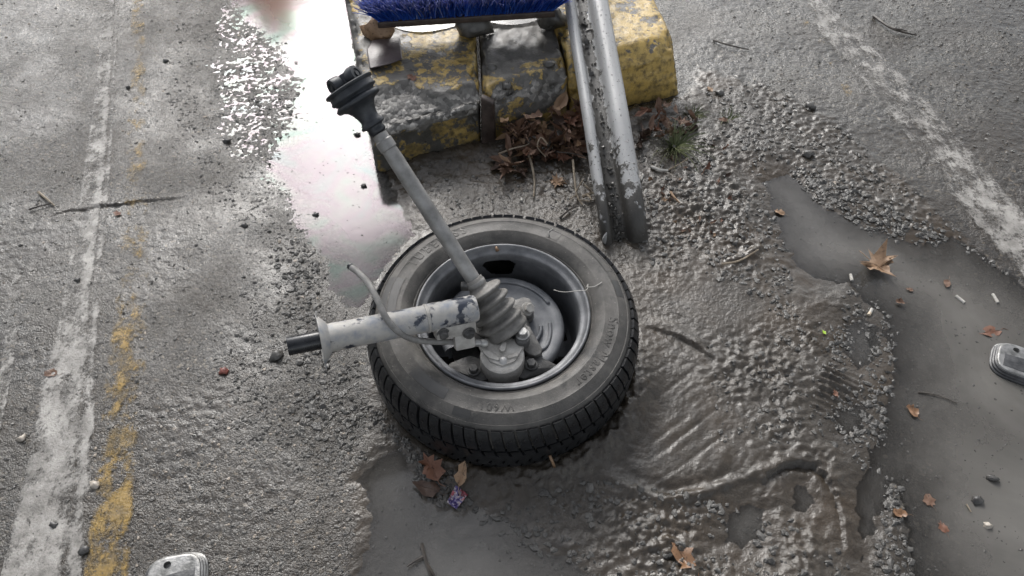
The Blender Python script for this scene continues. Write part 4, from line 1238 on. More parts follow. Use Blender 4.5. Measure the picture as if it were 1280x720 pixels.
# what it rests on
def clod(name, p, r, mat, seed=0, squash=0.7, sub=2):
    bm = bmesh.new(); bmesh.ops.create_icosphere(bm, subdivisions=sub, radius=1)
    rs = Vector((seed * 3.1, seed * 1.7, seed))
    V_ = []
    for v in bm.verts:
        n_ = mnoise.fractal(v.co * 1.3 + rs, 0.8, 2.0, 3)
        q = v.co * (1 + 0.75 * n_) * r; q.x *= 1.25; q.z *= squash
        v.co = q
    me = bpy.data.meshes.new(name); bm.to_mesh(me); bm.free()
    me.polygons.foreach_set('use_smooth', [True] * len(me.polygons))
    o = link(name, me, M[mat]); o.location = p
    return o
tag(clod('mud_clod', PW(592, 30, KZ + .024), .034, 'clods', 3, 0.95), 'dark clod of mud under the middle of the brush', 'clod')
tag(clod('mud_clod', PW(474, 36, KZ + .024), .034, 'leaf_tan', 7, 0.95), 'ochre lump under the brush end nearest the bright puddle', 'clod')
tag(clod('mud_clod', PW(690, 22, KZ + .024), .034, 'clods', 9, 0.95), 'dark clod under the brush end beside the steel channel', 'clod')
tag(clod('mud_clod', PW(614, 84, KZ - .004), .013, 'clods', 12), 'black clod on the worn kerb stone near the joint', 'clod')
tag(clod('mud_clod', PW(686, 80, KZ + .0), .012, 'clods', 15), 'small clod on the worn kerb stone beside the channel', 'clod')
tag(clod('mud_clod', PW(633, 108, KZ - .018), .014, 'clods', 21), 'muddy lump on the chipped front edge of the worn kerb stone', 'clod')

# ------------------------------------------------------------------ steel channel leaning on the kerb
path = [PW(783, 322, -.045), PW(781, 304, -.004), PW(778, 283, .034), PW(774, 258, .062), PW(768, 224, .090), PW(758, 160, .138), PW(750, 112, .166), PW(741, 60, .196), PW(731, 0, .232), PW(720, -70, .274), PW(707, -150, .322)]
cpath = smooth_path(path, 8)
channel = empty('steel_channel', PW(781, 310, 0.0))
tag(channel, 'bent grey steel channel leaning from the mud onto the yellow kerb', 'steel channel')
sec = [(-.056, .004), (-.055, .022), (-.050, .030), (-.043, .032), (-.036, .029), (-.031, .020), (-.028, .006), (-.024, .001), (-.012, .000), (.002, .001), (.007, .006), (.010, .020), (.014, .031), (.021, .037), (.034, .039), (.046, .036), (.054, .028), (.058, .012), (.060, -.004)]
V = []; Fc = []; mudv = []
npr = len(sec); n = len(cpath)
for i in range(n):
    tg = (cpath[min(i + 1, n - 1)] - cpath[max(i - 1, 0)]).normalized()
    f = i / (n - 1)
    sd_ = Vector((1, 0.10, 0)); sd_ = (sd_ - tg * sd_.dot(tg)).normalized(); nm_ = sd_.cross(tg)
    sc_ = 1.0 + 0.10 * f; deep = 1.0 - 0.60 * float(sstep(0.30, 0.04, f))
    for lay in (0, 1):
        for j, (a, b_) in enumerate(sec):
            j0, j1 = sec[max(j - 1, 0)], sec[min(j + 1, npr - 1)]
            tx_, ty_ = j1[0] - j0[0], j1[1] - j0[1]; l_ = math.hypot(tx_, ty_); nx_, ny_ = -ty_ / l_, tx_ / l_
            q = -0.0035 * lay
            V.append(cpath[i] - Vector(channel.location) + (sd_ * (a + nx_ * q) + nm_ * (b_ * deep + ny_ * q)) * sc_)
            web = math.exp(-((a + .010) / .016) ** 2)
            mudv.append(1.0 * web + 0.80 * float(sstep(0.60, 0.16, f + 0.05 * web)) + 0.05)
for i in range(n - 1):
    for lay in (0, 1):
        for j in range(npr - 1):
            a = (i * 2 + lay) * npr + j; b_ = ((i + 1) * 2 + lay) * npr + j
            Fc.append((a, a + 1, b_ + 1, b_) if lay == 0 else (a + 1, a, b_, b_ + 1))
    for j, fl in ((0, 0), (npr - 1, 1)):
        a = (i * 2) * npr + j; b_ = ((i + 1) * 2) * npr + j
        Fc.append((a + npr, a, b_, b_ + npr) if fl == 0 else (a, a + npr, b_ + npr, b_))
o = mk('channel_section', V, Fc, M['channel'], channel, True, 50)
attr(o.data, 'mud', mudv)
clumps = MB()
for i in range(210):
    f = random.uniform(0.04, 0.97) if i > 70 else random.uniform(.05, .45)
    ii = int(f * (n - 1)); tg = (cpath[min(ii + 1, n - 1)] - cpath[max(ii - 1, 0)]).normalized()
    sd_ = Vector((1, 0.10, 0)); sd_ = (sd_ - tg * sd_.dot(tg)).normalized(); nm_ = sd_.cross(tg)
    big = random.random() < 0.16
    r_ = random.uniform(.006, .010) if big else random.uniform(.0018, .0050)
    c = cpath[ii] - Vector(channel.location) + sd_ * random.gauss(-.011, .008) + nm_ * .003
    V_, F_ = hull([c + Vector((random.gauss(0, 1), random.gauss(0, 1), random.gauss(0, 1))).normalized() * r_ * random.uniform(.7, 1.15) for _ in range(9)], 0)
    clumps.add(V_, F_)
o = clumps.build('mud_clumps', M['clods'], channel); o['kind'] = 'stuff'
pj = cpath[10] - Vector(channel.location)
mk('paint_blister', *hull([pj + Vector((-.052 + random.gauss(0, .005), -.018 + random.gauss(0, .004), .026 + random.gauss(0, .016))) for _ in range(16)], 0.002, 1), M['channel'], channel)

# ------------------------------------------------------------------ house whose roof shows in the bright puddle
hx, hy = -3.85, 11.75
house = empty('house', (hx, hy, 0.0), (0, 0, R(17)))
tag(house, 'small house with red tiled hip roof mirrored in the bright puddle', 'house')
w2 = 2.55
mk('wall', *hull(boxpts((0, 0, 1.45), (w2, w2, 1.45)), 0), M['render'], house, False)
rv = [(-w2 - .25, -w2 - .25, 2.9), (w2 + .25, -w2 - .25, 2.9), (w2 + .25, w2 + .25, 2.9), (-w2 - .25, w2 + .25, 2.9), (-.25, 0, 5.62), (.25, 0, 5.62)]
roof = mk('roof', rv, [(0, 1, 5, 4), (1, 2, 5), (2, 3, 4, 5), (3, 0, 4), (3, 2, 1, 0)], M['tile'], house, False)
mk('chimney', *hull(boxpts((0, 0, 5.55), (.27, .27, .38)), 0.02), M['stone_grey'], roof, False)
for x in (-1.5, 1.5):
    wf = mk('window', *hull(boxpts((x, -w2 - .03, 1.6), (.45, .035, .55)), 0.01), M['filter'], house, False)
    mk('pane', *hull(boxpts((x, -w2 - .068, 1.6), (.38, .006, .48)), 0), M['glass'], wf, False)
dr = mk('door', *hull(boxpts((0, -w2 - .03, 1.02), (.45, .04, 1.02)), 0.01), M['darkwood'], house, False)
mk('handle', *hull(boxpts((.33, -w2 - .09, 1.05), (.06, .02, .015)), 0.005), M['bolt'], dr, False)

# ------------------------------------------------------------------ gravel, crumbs and clods
ico_v, ico_f = None, None
def _ico():
    bm = bmesh.new(); bmesh.ops.create_icosphere(bm, subdivisions=1, radius=1)
    v = np.array([q.co[:] for q in bm.verts]); f = np.array([[w.index for w in q.verts] for q in bm.faces]); bm.free()
    return v, f
ico_v, ico_f = _ico()
bm = bmesh.new(); bmesh.ops.create_icosphere(bm, subdivisions=2, radius=1)
ico2_v = np.array([q.co[:] for q in bm.verts]); ico2_f = np.array([[w.index for w in q.verts] for q in bm.faces]); bm.free()

def in_poly(poly, x, y):
    return sdf(np.array(poly, float), x, y) < 0
SC = []          # px, py, radius, sink, tone
def scatter(poly, n, r0, r1, tone=(.45, .2), clump=0.0, power=2.2, freq=0.02):
    P = np.array(poly, float); lo, hi = P.min(0), P.max(0); got = 0
    while got < n:
        q = rng.uniform(lo, hi, (n * 3, 2))
        keep = in_poly(poly, q[:, 0], q[:, 1])
        if clump:
            keep &= (0.5 + 0.9 * fbm(q[:, 0], q[:, 1], freq, 3, 7)) > rng.uniform(0, 1, len(q)) * clump + (clump - 1) * 0.4
        q = q[keep][:n - got]
        if len(q) == 0: continue
        r = r0 + (r1 - r0) * rng.uniform(0, 1, len(q)) ** power
        SC.append(np.column_stack([q, r, rng.normal(tone[0], tone[1], len(q)).clip(0, 1)])); got += len(q)
ALL_L = [(-60, -40), (300, -40), (360, 100), (340, 205), (380, 300), (440, 380), (450, 560), (440, 740), (-60, 740)]
scatter(ALL_L, 3600, .0011, .0042, (.55, .26))
scatter([(230, -30), (330, -30), (372, 90), (352, 200), (390, 300), (330, 300), (250, 240), (200, 100)], 1300, .0015, .0048, (.50, .2), 1.1)
scatter([(300, 20), (380, 60), (400, 160), (375, 240), (330, 200)], 420, .0018, .0060, (.25, .15), 1.1)
scatter([(345, 290), (400, 300), (420, 400), (470, 520), (455, 580), (400, 600), (300, 560), (280, 400)], 1000, .0016, .0055, (.50, .2), 1.1)
scatter([(340, 300), (392, 300), (400, 350), (450, 460), (440, 560), (370, 540), (350, 420)], 260, .0045, .0088, (.38, .18), 1.1)
scatter([(140, 470), (430, 500), (440, 740), (120, 740)], 2600, .0010, .0032, (.72, .2))
scatter([(870, -30), (1320, -30), (1320, 260), (1190, 170), (1000, -10), (1040, 140), (960, 110)], 1700, .0012, .0045, (.5, .22))
scatter(CRUMB_R, 1000, .0018, .0075, (.45, .2), 1.1, 2.6)
scatter([(960, 190), (1130, 270), (1250, 330), (1200, 300), (1090, 290), (1020, 250)], 420, .0035, .0095, (.36, .16), 1.1)
scatter([(1062, 340), (1100, 340), (1125, 400), (1118, 500), (1100, 600), (1040, 560), (1040, 420)], 620, .0020, .0075, (.38, .16), 1.15)
scatter([(1108, 590), (1130, 610), (1146, 740), (1085, 740), (1100, 660)], 170, .0025, .0075, (.38, .16), 1.1)
scatter([(790, 200), (940, 150), (980, 290), (1000, 420), (920, 360), (800, 330)], 800, .0020, .0080, (.40, .18), 1.15)
scatter([(880, 420), (1040, 400), (1060, 560), (900, 560)], 300, .0020, .0060, (.4, .16), 1.15)
scatter([(580, 640), (760, 600), (960, 640), (1060, 680), (1060, 740), (740, 740)], 450, .0022, .0080, (.4, .16), 1.15)
scatter([(440, 500), (480, 520), (560, 590), (600, 640), (540, 630), (500, 560)], 320, .0022, .0070, (.22, .12))
scatter([(500, 215), (860, 150), (770, 300), (560, 270)], 520, .0014, .0055, (.30, .2), 1.1)
scatter([(1130, 330), (1320, 420), (1320, 740), (1150, 740)], 150, .0015, .0050, (.30, .2))
S = np.concatenate(SC)
def stones_mesh(name, S, mat, sink=0.08, floatok=False):
    n = len(S)
    W3 = np.array([[*PW(a, b)] for a, b in S[:, :2]])
    zz = gz_np(W3[:, 0], W3[:, 1])
    if floatok: zz = np.maximum(zz, WATER_Z)
    r = S[:, 2]
    nv = len(ico_v)
    jit_ = 1 + rng.normal(0, 0.27, (n, nv, 1))
    P = ico_v[None] * jit_
    sc3 = np.stack([rng.uniform(.8, 1.45, n), rng.uniform(.65, 1.1, n), rng.uniform(.32, .68, n)], -1)
    P = P * sc3[:, None, :]
    th = rng.uniform(0, 2 * np.pi, n); c, s_ = np.cos(th), np.sin(th)
    X = P[..., 0] * c[:, None] - P[..., 1] * s_[:, None]; Y = P[..., 0] * s_[:, None] + P[..., 1] * c[:, None]
    P = np.stack([X, Y, P[..., 2]], -1) * r[:, None, None]
    P[..., 0] += W3[:, 0, None]; P[..., 1] += W3[:, 1, None]; P[..., 2] += (zz + r * sink)[:, None]
    Fq = (ico_f[None] + (np.arange(n) * nv)[:, None, None]).reshape(-1, 3)
    me = mesh_np(name, P.reshape(-1, 3), Fq, False)
    attr(me, 'tone', np.repeat(S[:, 3], nv))
    return link(name, me, mat)
dwp = np.array([[*PW(a, b)][:2] for a, b in S[:, :2]])
S = S[np.hypot(dwp[:, 0] - WHEEL_C.x, dwp[:, 1] - WHEEL_C.y) > 0.285]
tag(stones_mesh('gravel', S, M['stones']), 'wet grit and crumbs strewn over asphalt and mud', 'gravel', None, 'stuff')

SC = []
scatter([(985, 235), (1120, 300), (1280, 380), (1300, 740), (1150, 740), (1130, 600), (1115, 480), (1110, 400), (1000, 330)], 420, .0008, .0030, (.15, .12), 1.1)
scatter([(470, 580), (510, 600), (560, 640), (640, 660), (720, 720), (460, 720)], 130, .0008, .0026, (.2, .15), 1.1)
scatter([(330, 150), (440, 110), (490, 250), (500, 300), (420, 330), (370, 270)], 150, .0008, .0028, (.1, .1), 1.1)
tag(stones_mesh('floating_debris', np.concatenate(SC), M['stones'], 0.0, True), 'dark specks of silt and grit floating on the puddles', 'debris', None, 'stuff')
# single pebbles that stand out
def pebble(px, py, r, mat, label, seed, name='pebble', cat='pebble', squash=.7, z=None, grp=None):
    p = PW(px, py); zz = (surf(p.x, p.y) if z is None else z)
    p = PW(px, py, zz + r * 0.3)
    return tag(clod(name, p, r, mat, seed, squash, 2), label, cat, grp)
for a in [(283, 176, .0075, 'pebble_dark', 'dark pebble on wet asphalt between yellow line and bright puddle', 31), (207, 76, .0070, 'pebble_dark', 'black pebble high on the asphalt right of the yellow line', 32),
          (160, 109, .0065, 'pebble_dark', 'small black pebble lying on the faded yellow line', 33), (305, 282, .0065, 'pebble_dark', 'dark pebble on asphalt beside the grey end of the oily puddle', 34),
          (280, 464, .0085, 'pebble_red', 'red brick crumb on the asphalt below the piston rod', 35), (118, 606, .0075, 'pebble_pale', 'pale pebble on the gap between white and yellow lines', 36),
          (27, 548, .0070, 'pebble_pale', 'pale tan pebble left of the broad white line', 37), (68, 656, .0070, 'pebble_dark', 'black pebble on the broad white line', 38),
          (106, 688, .0080, 'pebble_dark', 'black clod between white and yellow lines near the road stud', 39), (97, 350, .0065, 'pebble_dark', 'blue black pebble on the worn white line', 40),
          (1241, 598, .0085, 'stones', 'grey pebble breaking the muddy water, farthest of three', 41), (1222, 625, .0080, 'pebble_dark', 'dark pebble breaking the muddy water, middle of three', 42),
          (1235, 657, .0065, 'pebble_pale', 'whitish pebble breaking the muddy water, nearest of three', 43), (1012, 132, .0140, 'clods', 'large dark clod on the mud by the faded yellow trace', 44),
          (345, 444, .0120, 'clods', 'grey crumbly lump on asphalt just beyond the piston rod end', 45), (1010, 192, .0120, 'clods', 'dark clod of mud at the tip of the long puddle', 46),
          (455, 232, .0060, 'stones', 'small stone standing in the bright puddle', 47), (447, 168, .0075, 'stones', 'muddy lump in the bright puddle beneath the shaft boot', 48),
          (395, 268, .0060, 'pebble_dark', 'dark pebble in the grey part of the oily puddle', 49), (900, 116, .0100, 'clods', 'mud clod beside the yellow kerb corner', 50)]:
    pebble(*a)

# ------------------------------------------------------------------ leaves
OVATE = [(0, 0), (.10, .05), (.22, .18), (.30, .38), (.28, .58), (.18, .80), (.07, .94), (0, 1)]
MAPLE = [(0, 0), (.05, .04), (.30, -.14), (.20, .08), (.50, .10), (.30, .24), (.62, .52), (.34, .42), (.36, .54), (.17, .44), (.19, .66), (.09, .64), (0, 1)]
TORN = [(0, 0), (.12, .04), (.30, .12), (.26, .30), (.40, .42), (.22, .60), (.26, .78), (.08, .82), (0, .95)]
def leaf_mesh(kind, size, curl, fold, seed, stem=True):
    rs = random.Random(seed)
    half = {'ovate': OVATE, 'maple': MAPLE, 'torn': TORN}[kind]
    out = [(x * rs.uniform(.7, 1.2), y + rs.uniform(-.07, .07)) for x, y in half] + [(-x * rs.uniform(.6, 1.25), y + rs.uniform(-.07, .07)) for x, y in half[-2:0:-1]]
    c = Vector((0, .36, 0)); V = [c]; Fc = []
    rings = (.34, .68, 1.0); m = len(out)
    a_ = rs.uniform(0, 6.28); b_ = rs.uniform(-.5, .5)
    def lift(x, y):
        return fold * abs(x) + curl * (x * math.cos(a_) + (y - .4) * math.sin(a_)) ** 2 + b_ * curl * x * (y - .4) * 2 + .05 * math.sin(9 * x + seed) * math.sin(8 * y + seed * 2)
    for f in rings:
        for (x, y) in out:
            q = c + (Vector((x, y, 0)) - c) * f; V.append(Vector((q.x, q.y, lift(q.x, q.y))))
    V[0].z = lift(0, .36)
    for k in range(m): Fc.append((0, 1 + k, 1 + (k + 1) % m))
    for i in range(2):
        for k in range(m): Fc.append((1 + i * m + k, 1 + (i + 1) * m + k, 1 + (i + 1) * m + (k + 1) % m, 1 + i * m + (k + 1) % m))
    V = [v * size for v in V]
    # midrib and stalk
    pts = [Vector((0, y, lift(0, y) + .006)) * size for y in (.9, .6, .3, 0)]
    if stem: pts += [Vector((rs.uniform(-.08, .08), -.18, lift(0, 0) + .03)) * size, Vector((rs.uniform(-.15, .15), -.36, lift(0, 0) + .02)) * size]
    tv, tf = tube(pts, [size * .006] + [size * .012] * (len(pts) - 1), 4)
    b0 = len(V); V += tv; Fc += [tuple(i + b0 for i in f) for f in tf]
    me = bpy.data.meshes.new('leaf'); me.from_pydata([tuple(v) for v in V], [], Fc); me.update()
    me.polygons.foreach_set('use_smooth', [True] * len(me.polygons))
    return me
def leaf(px, py, size, kind, mat, label, seed, curl=.35, fold=.12, yaw=None, tilt=(0, 0), dz=.003, grp=None, stem=True, z=None):
    p = PW(px, py); zz = (surf(p.x, p.y) if z is None else z) + dz
    p = PW(px, py, zz)
    me = leaf_mesh(kind, size, curl, fold, seed, stem)
    o = link('leaf', me, M[mat]); yw = random.uniform(0, 6.28) if yaw is None else R(yaw)
    o.rotation_euler = (R(tilt[0]), R(tilt[1]), yw)
    ctr = Matrix.Rotation(yw, 4, 'Z') @ Vector((0, .36 * size, 0))
    o.location = p - ctr
    return tag(o, label, 'leaf', grp)
leaf(1098, 334, .085, 'maple', 'leaf_tan', 'large curled tan maple leaf standing out of the long muddy puddle', 5, .85, .25, 215, (6, 8), .006)
leaf(976, 266, .030, 'torn', 'leaf_tan', 'small tan leaf scrap floating near the far tip of the long puddle', 6, .5, .2, 60)
leaf(1185, 353, .030, 'ovate', 'leaf_brown', 'small brown leaf floating beside two cigarette ends', 8, .3, .1, 150)
leaf(1142, 515, .034, 'torn', 'leaf_orange', 'small orange maple leaf floating alone in the muddy puddle', 9, .4, .2, 20)
leaf(1241, 414, .052, 'ovate', 'leaf_red', 'reddish leaf half sunk in the puddle beyond the road stud', 10, .15, .05, 100, dz=.0005)
leaf(856, 698, .060, 'torn', 'leaf_orange', 'wet orange leaf pressed into mud at the bottom of the picture', 12, .25, .15, 35)
leaf(516, 98, .034, 'torn', 'leaf_red', 'small rust red leaf on the broken kerb stone', 13, .5, .2, 40, z=KZ - .004, dz=.004)
leaf(697, 228, .048, 'maple', 'leaf_tan', 'single tan leaf on bare mud between tyre and leaf pile', 14, .4, .2, 160)
leaf(540, 588, .060, 'torn', 'leaf_red', 'red brown leaf at the tyre foot beside the dark puddle', 15, .4, .2, 30, (10, 0), .012)
leaf(577, 598, .046, 'ovate', 'leaf_tan', 'narrow tan leaf standing between tyre and sweet wrapper', 16, .3, .5, -15, (25, 0), .014)
leaf(538, 611, .055, 'ovate', 'leaf_dark', 'dark soaked leaf at the edge of the dark puddle', 17, .2, .1, 70, (0, 0), .006)
leaf(1127, 642, .030, 'torn', 'leaf_orange', 'pale orange leaf scrap on the mud ridge in the puddle', 18, .3, .1, 80, dz=.004)
leaf(1030, 415, .013, 'ovate', 'leaf_green', 'tiny bright green leaf on the wet mud', 19, .2, .1, 200)
leaf(65, 467, .034, 'torn', 'leaf_brown', 'brown leaf scrap stuck on the broad white line', 20, .15, .05, 80)
leaf(1162, 627, .030, 'torn', 'leaf_brown', 'brown leaf scrap sunk in muddy water by the mud ridge', 22, .2, .1, 10, dz=.0008)
leaf(1180, 660, .026, 'torn', 'leaf_red', 'faint reddish leaf scrap under the muddy water', 23, .15, .05, 10, dz=.0006)
leaf(1045, 493, .018, 'torn', 'leaf_red', 'small rusty leaf scrap on the barred sole print', 24, .4, .2, 10)
leaf(1138, 362, .018, 'torn', 'leaf_brown', 'brown scrap floating beside the large curled maple leaf', 25, .2, .1, 75)
leaf(1126, 378, .022, 'torn', 'leaf_brown', 'crumpled brown leaf at the puddle shore by the cigarette end', 26, .6, .4, 75, dz=.005)
leaf(905, 150, .030, 'torn', 'leaf_brown', 'brown leaf scrap on mud beyond the grass tuft', 27, .3, .2, 75)
leaf(888, 112, .026, 'torn', 'leaf_tan', 'pale tan scrap near the yellow kerb corner', 28, .3, .2, 20)
leaf(147, 267, .024, 'torn', 'leaf_red', 'rust coloured scrap beside the crack in the white line', 29, .2, .1, 60)
# the drift of dead leaves against the kerb
rl_ = random.Random(5)
pile_meshes = [leaf_mesh(k, 1.0, rl_.uniform(.35, 1.0), rl_.uniform(.1, .5), 100 + i) for i, k in enumerate(['ovate', 'torn', 'maple', 'ovate', 'torn', 'maple', 'ovate', 'ovate'])]
def pile(n, poly, label, group, base, top, sizes, mats):
    P = np.array(poly, float); lo, hi = P.min(0), P.max(0); k = 0
    while k < n:
        a, b_ = rl_.uniform(lo[0], hi[0]), rl_.uniform(lo[1], hi[1])
        if not in_poly(poly, np.array([a]), np.array([b_]))[0]: continue
        foot = 210 - (a - 470) * 0.191 + 4
        f = float(np.clip((b_ - foot) / 42.0, 0, 1))
        p = PW(a, b_); zz = gz(p.x, p.y) + base + rl_.uniform(0.0, 1) * top * (1 - f) ** 0.8
        o = link('leaf', rl_.choice(pile_meshes))
        if not o.data.materials: o.data.materials.append(M['leaf_brown'])
        o.material_slots[0].link = 'OBJECT'; o.material_slots[0].material = M[rl_.choice(mats)]
        s_ = rl_.uniform(*sizes); o.scale = (s_ * rl_.uniform(.45, 1.0), s_, s_)
        o.rotation_euler = (R(rl_.gauss(0, 32)), R(rl_.gauss(0, 32)), rl_.uniform(0, 6.28))
        o.location = (p.x, p.y, zz)
        tag(o, label, 'leaf', group); k += 1
pile(150, [(632, 184), (690, 173), (748, 162), (750, 200), (718, 196), (695, 207), (668, 204), (648, 222), (622, 228), (640, 200)], 'dead brown leaf in the drift against the worn kerb stone', 'leaves drifted against the kerb', .006, .085, (.034, .070), ['leaf_dark', 'leaf_brown', 'leaf_brown', 'leaf_brown', 'leaf_brown', 'leaf_red', 'leaf_tan'])
pile(30, [(785, 154), (858, 141), (878, 152), (850, 176), (800, 186)], 'dead brown leaf piled under the yellow kerb stone beside the channel', 'leaves under the yellow kerb stone', .004, .024, (.028, .055), ['leaf_dark', 'leaf_brown', 'leaf_brown', 'leaf_red'])
pile(26, [(800, 200), (900, 180), (930, 290), (850, 320), (805, 300)], 'small torn leaf scrap trodden into mud beside the channel', 'leaf scraps trodden into the mud', .002, .006, (.012, .026), ['leaf_dark', 'leaf_brown', 'leaf_brown', 'leaf_red', 'leaf_tan'])

# ------------------------------------------------------------------ twigs and stalks
def twig(pts, r, mat, label, grp=None, name='twig', side=()):
    P = []
    for (px, py, dz) in pts:
        p = PW(px, py); P.append(PW(px, py, surf(p.x, p.y) + dz))
    base = P[0].copy(); m_ = MB()
    q = smooth_path([p - base for p in P], 5)
    m_.add(*tube(q, [r * (1 - .5 * i / len(q)) for i in range(len(q))], 6))
    for (i, dx, dy, dz) in side:
        s0 = q[min(i, len(q) - 1)]; m_.add(*tube(smooth_path([s0, s0 + Vector((dx * .5, dy * .45, dz * .7)), s0 + Vector((dx, dy, dz))], 4), [r * .7 * (1 - .06 * k) for k in range(9)], 5))
    o = m_.build(name, M[mat]); o.location = base
    return tag(o, label, 'twig', grp)
twig([(527, 680, .003), (532, 700, .005), (540, 725, .003)], .0045, 'twig_dark', 'mossy twig lying in the dark puddle in front of the tyre', side=[(4, -.03, -.02, .002), (6, .02, -.03, .001)])
twig([(1092, 20, .004), (1112, 34, .010), (1128, 40, .006), (1146, 44, .004)], .0045, 'twig_dark', 'dark twig on asphalt beyond the chipped white line', side=[(6, .04, -.02, .004)])
twig([(892, 50, .004), (910, 56, .010), (936, 62, .004)], .0035, 'twig_dark', 'thin dark twig on mud right of the yellow kerb stone')
twig([(48, 240, .004), (60, 250, .008), (68, 257, .004)], .0035, 'twig', 'short pale twig left of the crack, uppermost of two')
twig([(36, 262, .004), (52, 257, .006), (66, 254, .004)], .0025, 'twig_dark', 'short dark twig left of the crack, lowest of two')
twig([(624, 192, .020), (640, 186, .030), (656, 182, .034), (664, 178, .03)], .0028, 'twig', 'pale bent stalk sticking out of the leaf drift towards the broken kerb stone')
twig([(658, 186, .030), (664, 204, .022), (668, 226, .010), (667, 246, .004)], .0042, 'twig', 'thick grey stalk hanging from the leaf drift to bare mud')
twig([(716, 200, .020), (718, 222, .018), (721, 244, .012), (728, 256, .006)], .0034, 'twig', 'straw coloured stalk beside the foot of the channel', side=[(9, .02, .03, .02), (10, -.02, -.02, .004), (12, .03, -.01, .004)])
twig([(700, 210, .004), (706, 222, .006), (712, 238, .004)], .0022, 'twig_dark', 'thin grey stalk on bare mud near the single tan leaf')
twig([(728, 246, .010), (738, 242, .016), (748, 240, .010)], .0050, 'twig', 'knotty root end pressed against the channel', side=[(3, .01, -.03, .01), (6, -.02, .02, .012)])
twig([(700, 272, .004), (712, 262, .008), (722, 258, .004)], .0028, 'twig_dark', 'dark twig on mud just behind the tyre')
twig([(684, 180, .045), (676, 172, .050), (672, 184, .04), (682, 196, .03)], .0022, 'twig', 'pale looped tendril on top of the leaf drift')
twig([(632, 148, .050), (640, 160, .045), (645, 170, .038)], .0020, 'twig', 'thin upright stalk leaning on the worn kerb stone')
twig([(696, 190, .030), (716, 192, .028), (740, 198, .02)], .0022, 'twig_dark', 'thin brown stalk running from leaf drift to channel')
twig([(814, 208, .006), (824, 212, .008), (835, 213, .006)], .0048, 'filter', 'bleached white stick below the grass tuft')
twig([(836, 212, .006), (848, 206, .010), (860, 198, .006)], .0024, 'twig', 'grey twig below the grass tuft')
twig([(866, 180, .006), (860, 190, .008), (870, 196, .006)], .0022, 'filter', 'forked white twig beside the grass tuft', side=[(4, -.025, .012, .002)])
twig([(838, 240, .005), (844, 248, .008), (850, 254, .004)], .0036, 'leaf_tan', 'tan wood chip on mud beside the channel foot')
twig([(902, 330, .010), (924, 326, .014), (948, 312, .012)], .0030, 'twig', 'pale twig on the mud lip at the long puddle')
twig([(1208, 630, .003), (1214, 640, .003)], .0018, 'twig', 'short stalk beside the middle pebble in muddy water')
twig([(1148, 490, .002), (1172, 494, .003), (1196, 504, .002)], .0016, 'twig_dark', 'thin dark stalk floating between cigarette ends and road stud')
# a splinter caught on the tread
a0, a1 = at_w(687, 566, .075), at_w(693, 580, .05)
o = mk('splinter', *tube([WM @ (a0 * 1.0 + Vector((.0, -.006, 0))), WM @ (a1 + Vector((0, -.006, 0)))], .003, 5), M['leaf_tan']); tag(o, 'tan wood splinter stuck on the front of the tyre tread', 'splinter')

# ------------------------------------------------------------------ grass tuft
def tuft(px, py, n, h0, h1, spread, label, seed):
    rs = random.Random(seed); c = PW(px, py); z0 = gz(c.x, c.y); V = []; Fc = []
    for i in range(n):
        th = rs.uniform(0, 6.28); ln = rs.uniform(h0, h1); ou = rs.uniform(.35, 1.0) * spread
        d = Vector((math.cos(th), math.sin(th), 0)); s_ = Vector((-d.y, d.x, 0)); w = rs.uniform(.0009, .0018)
        root = d * rs.uniform(0, .018); b0 = len(V); kk = rs.uniform(-.3, .3)
        for q in range(5):
            f = q / 4; p = root + d * (ln * ou * f) + s_ * (kk * ln * f * f) + Vector((0, 0, ln * (f - ou * f * f * .85) * .75))
            for e in (-1, 1): V.append(p + s_ * e * w * (1 - .8 * f) + Vector((0, 0, .0006 * e)))
        for q in range(4): Fc.append((b0 + q * 2, b0 + q * 2 + 1, b0 + q * 2 + 3, b0 + q * 2 + 2))
    o = mk('grass_tuft', V, Fc, M['grass']); o.location = (c.x, c.y, z0 - .002)
    return tag(o, label, 'grass')
tuft(842, 188, 130, .06, .13, 1.0, 'spreading green grass tuft between the yellow kerb stone and the mud', 3)
tuft(864, 150, 40, .03, .06, .8, 'small green weed at the foot of the yellow kerb corner', 4)
tuft(908, 152, 26, .03, .05, .9, 'tiny sparse weed on the mud beyond the grass tuft', 5)

# ------------------------------------------------------------------ cigarette ends
def butt(px, py, ang, ln, label, tip=True, z=None, r=.0038):
    p = PW(px, py); zz = surf(p.x, p.y) + r * .45
    o = empty('cigarette_end', PW(px, py, zz), (0, 0, R(ang)))
    prof = [(r * .6, -ln / 2), (r, -ln / 2 + .0006), (r * 1.03, -ln * .1), (r * .93, 0), (r, ln * .15)]
    mk('paper', *lathe(prof + [(r * .95, ln / 2), (r * .55, ln / 2 + .0004)], 14, (0, 0, 0), (1, 0, 0), True, True), M['filter'], o, True, 40)
    if tip: mk('filter_tip', *lathe([(r * 1.03, -ln / 2 - .0002), (r * 1.08, -ln / 2 + .001), (r * 1.08, -ln * .12)], 14, (0, 0, 0), (1, 0, 0), True, False), M['cork'], o, True, 40)
    return tag(o, label, 'cigarette end', 'cigarette ends')
butt(1200, 374, -58, .024, 'white cigarette end floating beside the small brown leaf', False)
butt(1244, 373, 95, .026, 'greyish cigarette end floating by the chipped white line', False)
butt(1088, 390, 55, .022, 'white cigarette end on the shore below the curled maple leaf')
butt(1064, 347, 85, .020, 'grey cigarette end on the shore left of the curled maple leaf', False)
butt(802, 222, 70, .024, 'white cigarette end beside the channel, farthest of three', False)
butt(806, 240, 60, .020, 'white cigarette end beside the channel, middle of three', False)
butt(848, 252, -50, .024, 'white cigarette end on mud right of the tan wood chip')
butt(652, 283 - 33, 80, .010, 'pale stub on bare mud behind the tyre', False)

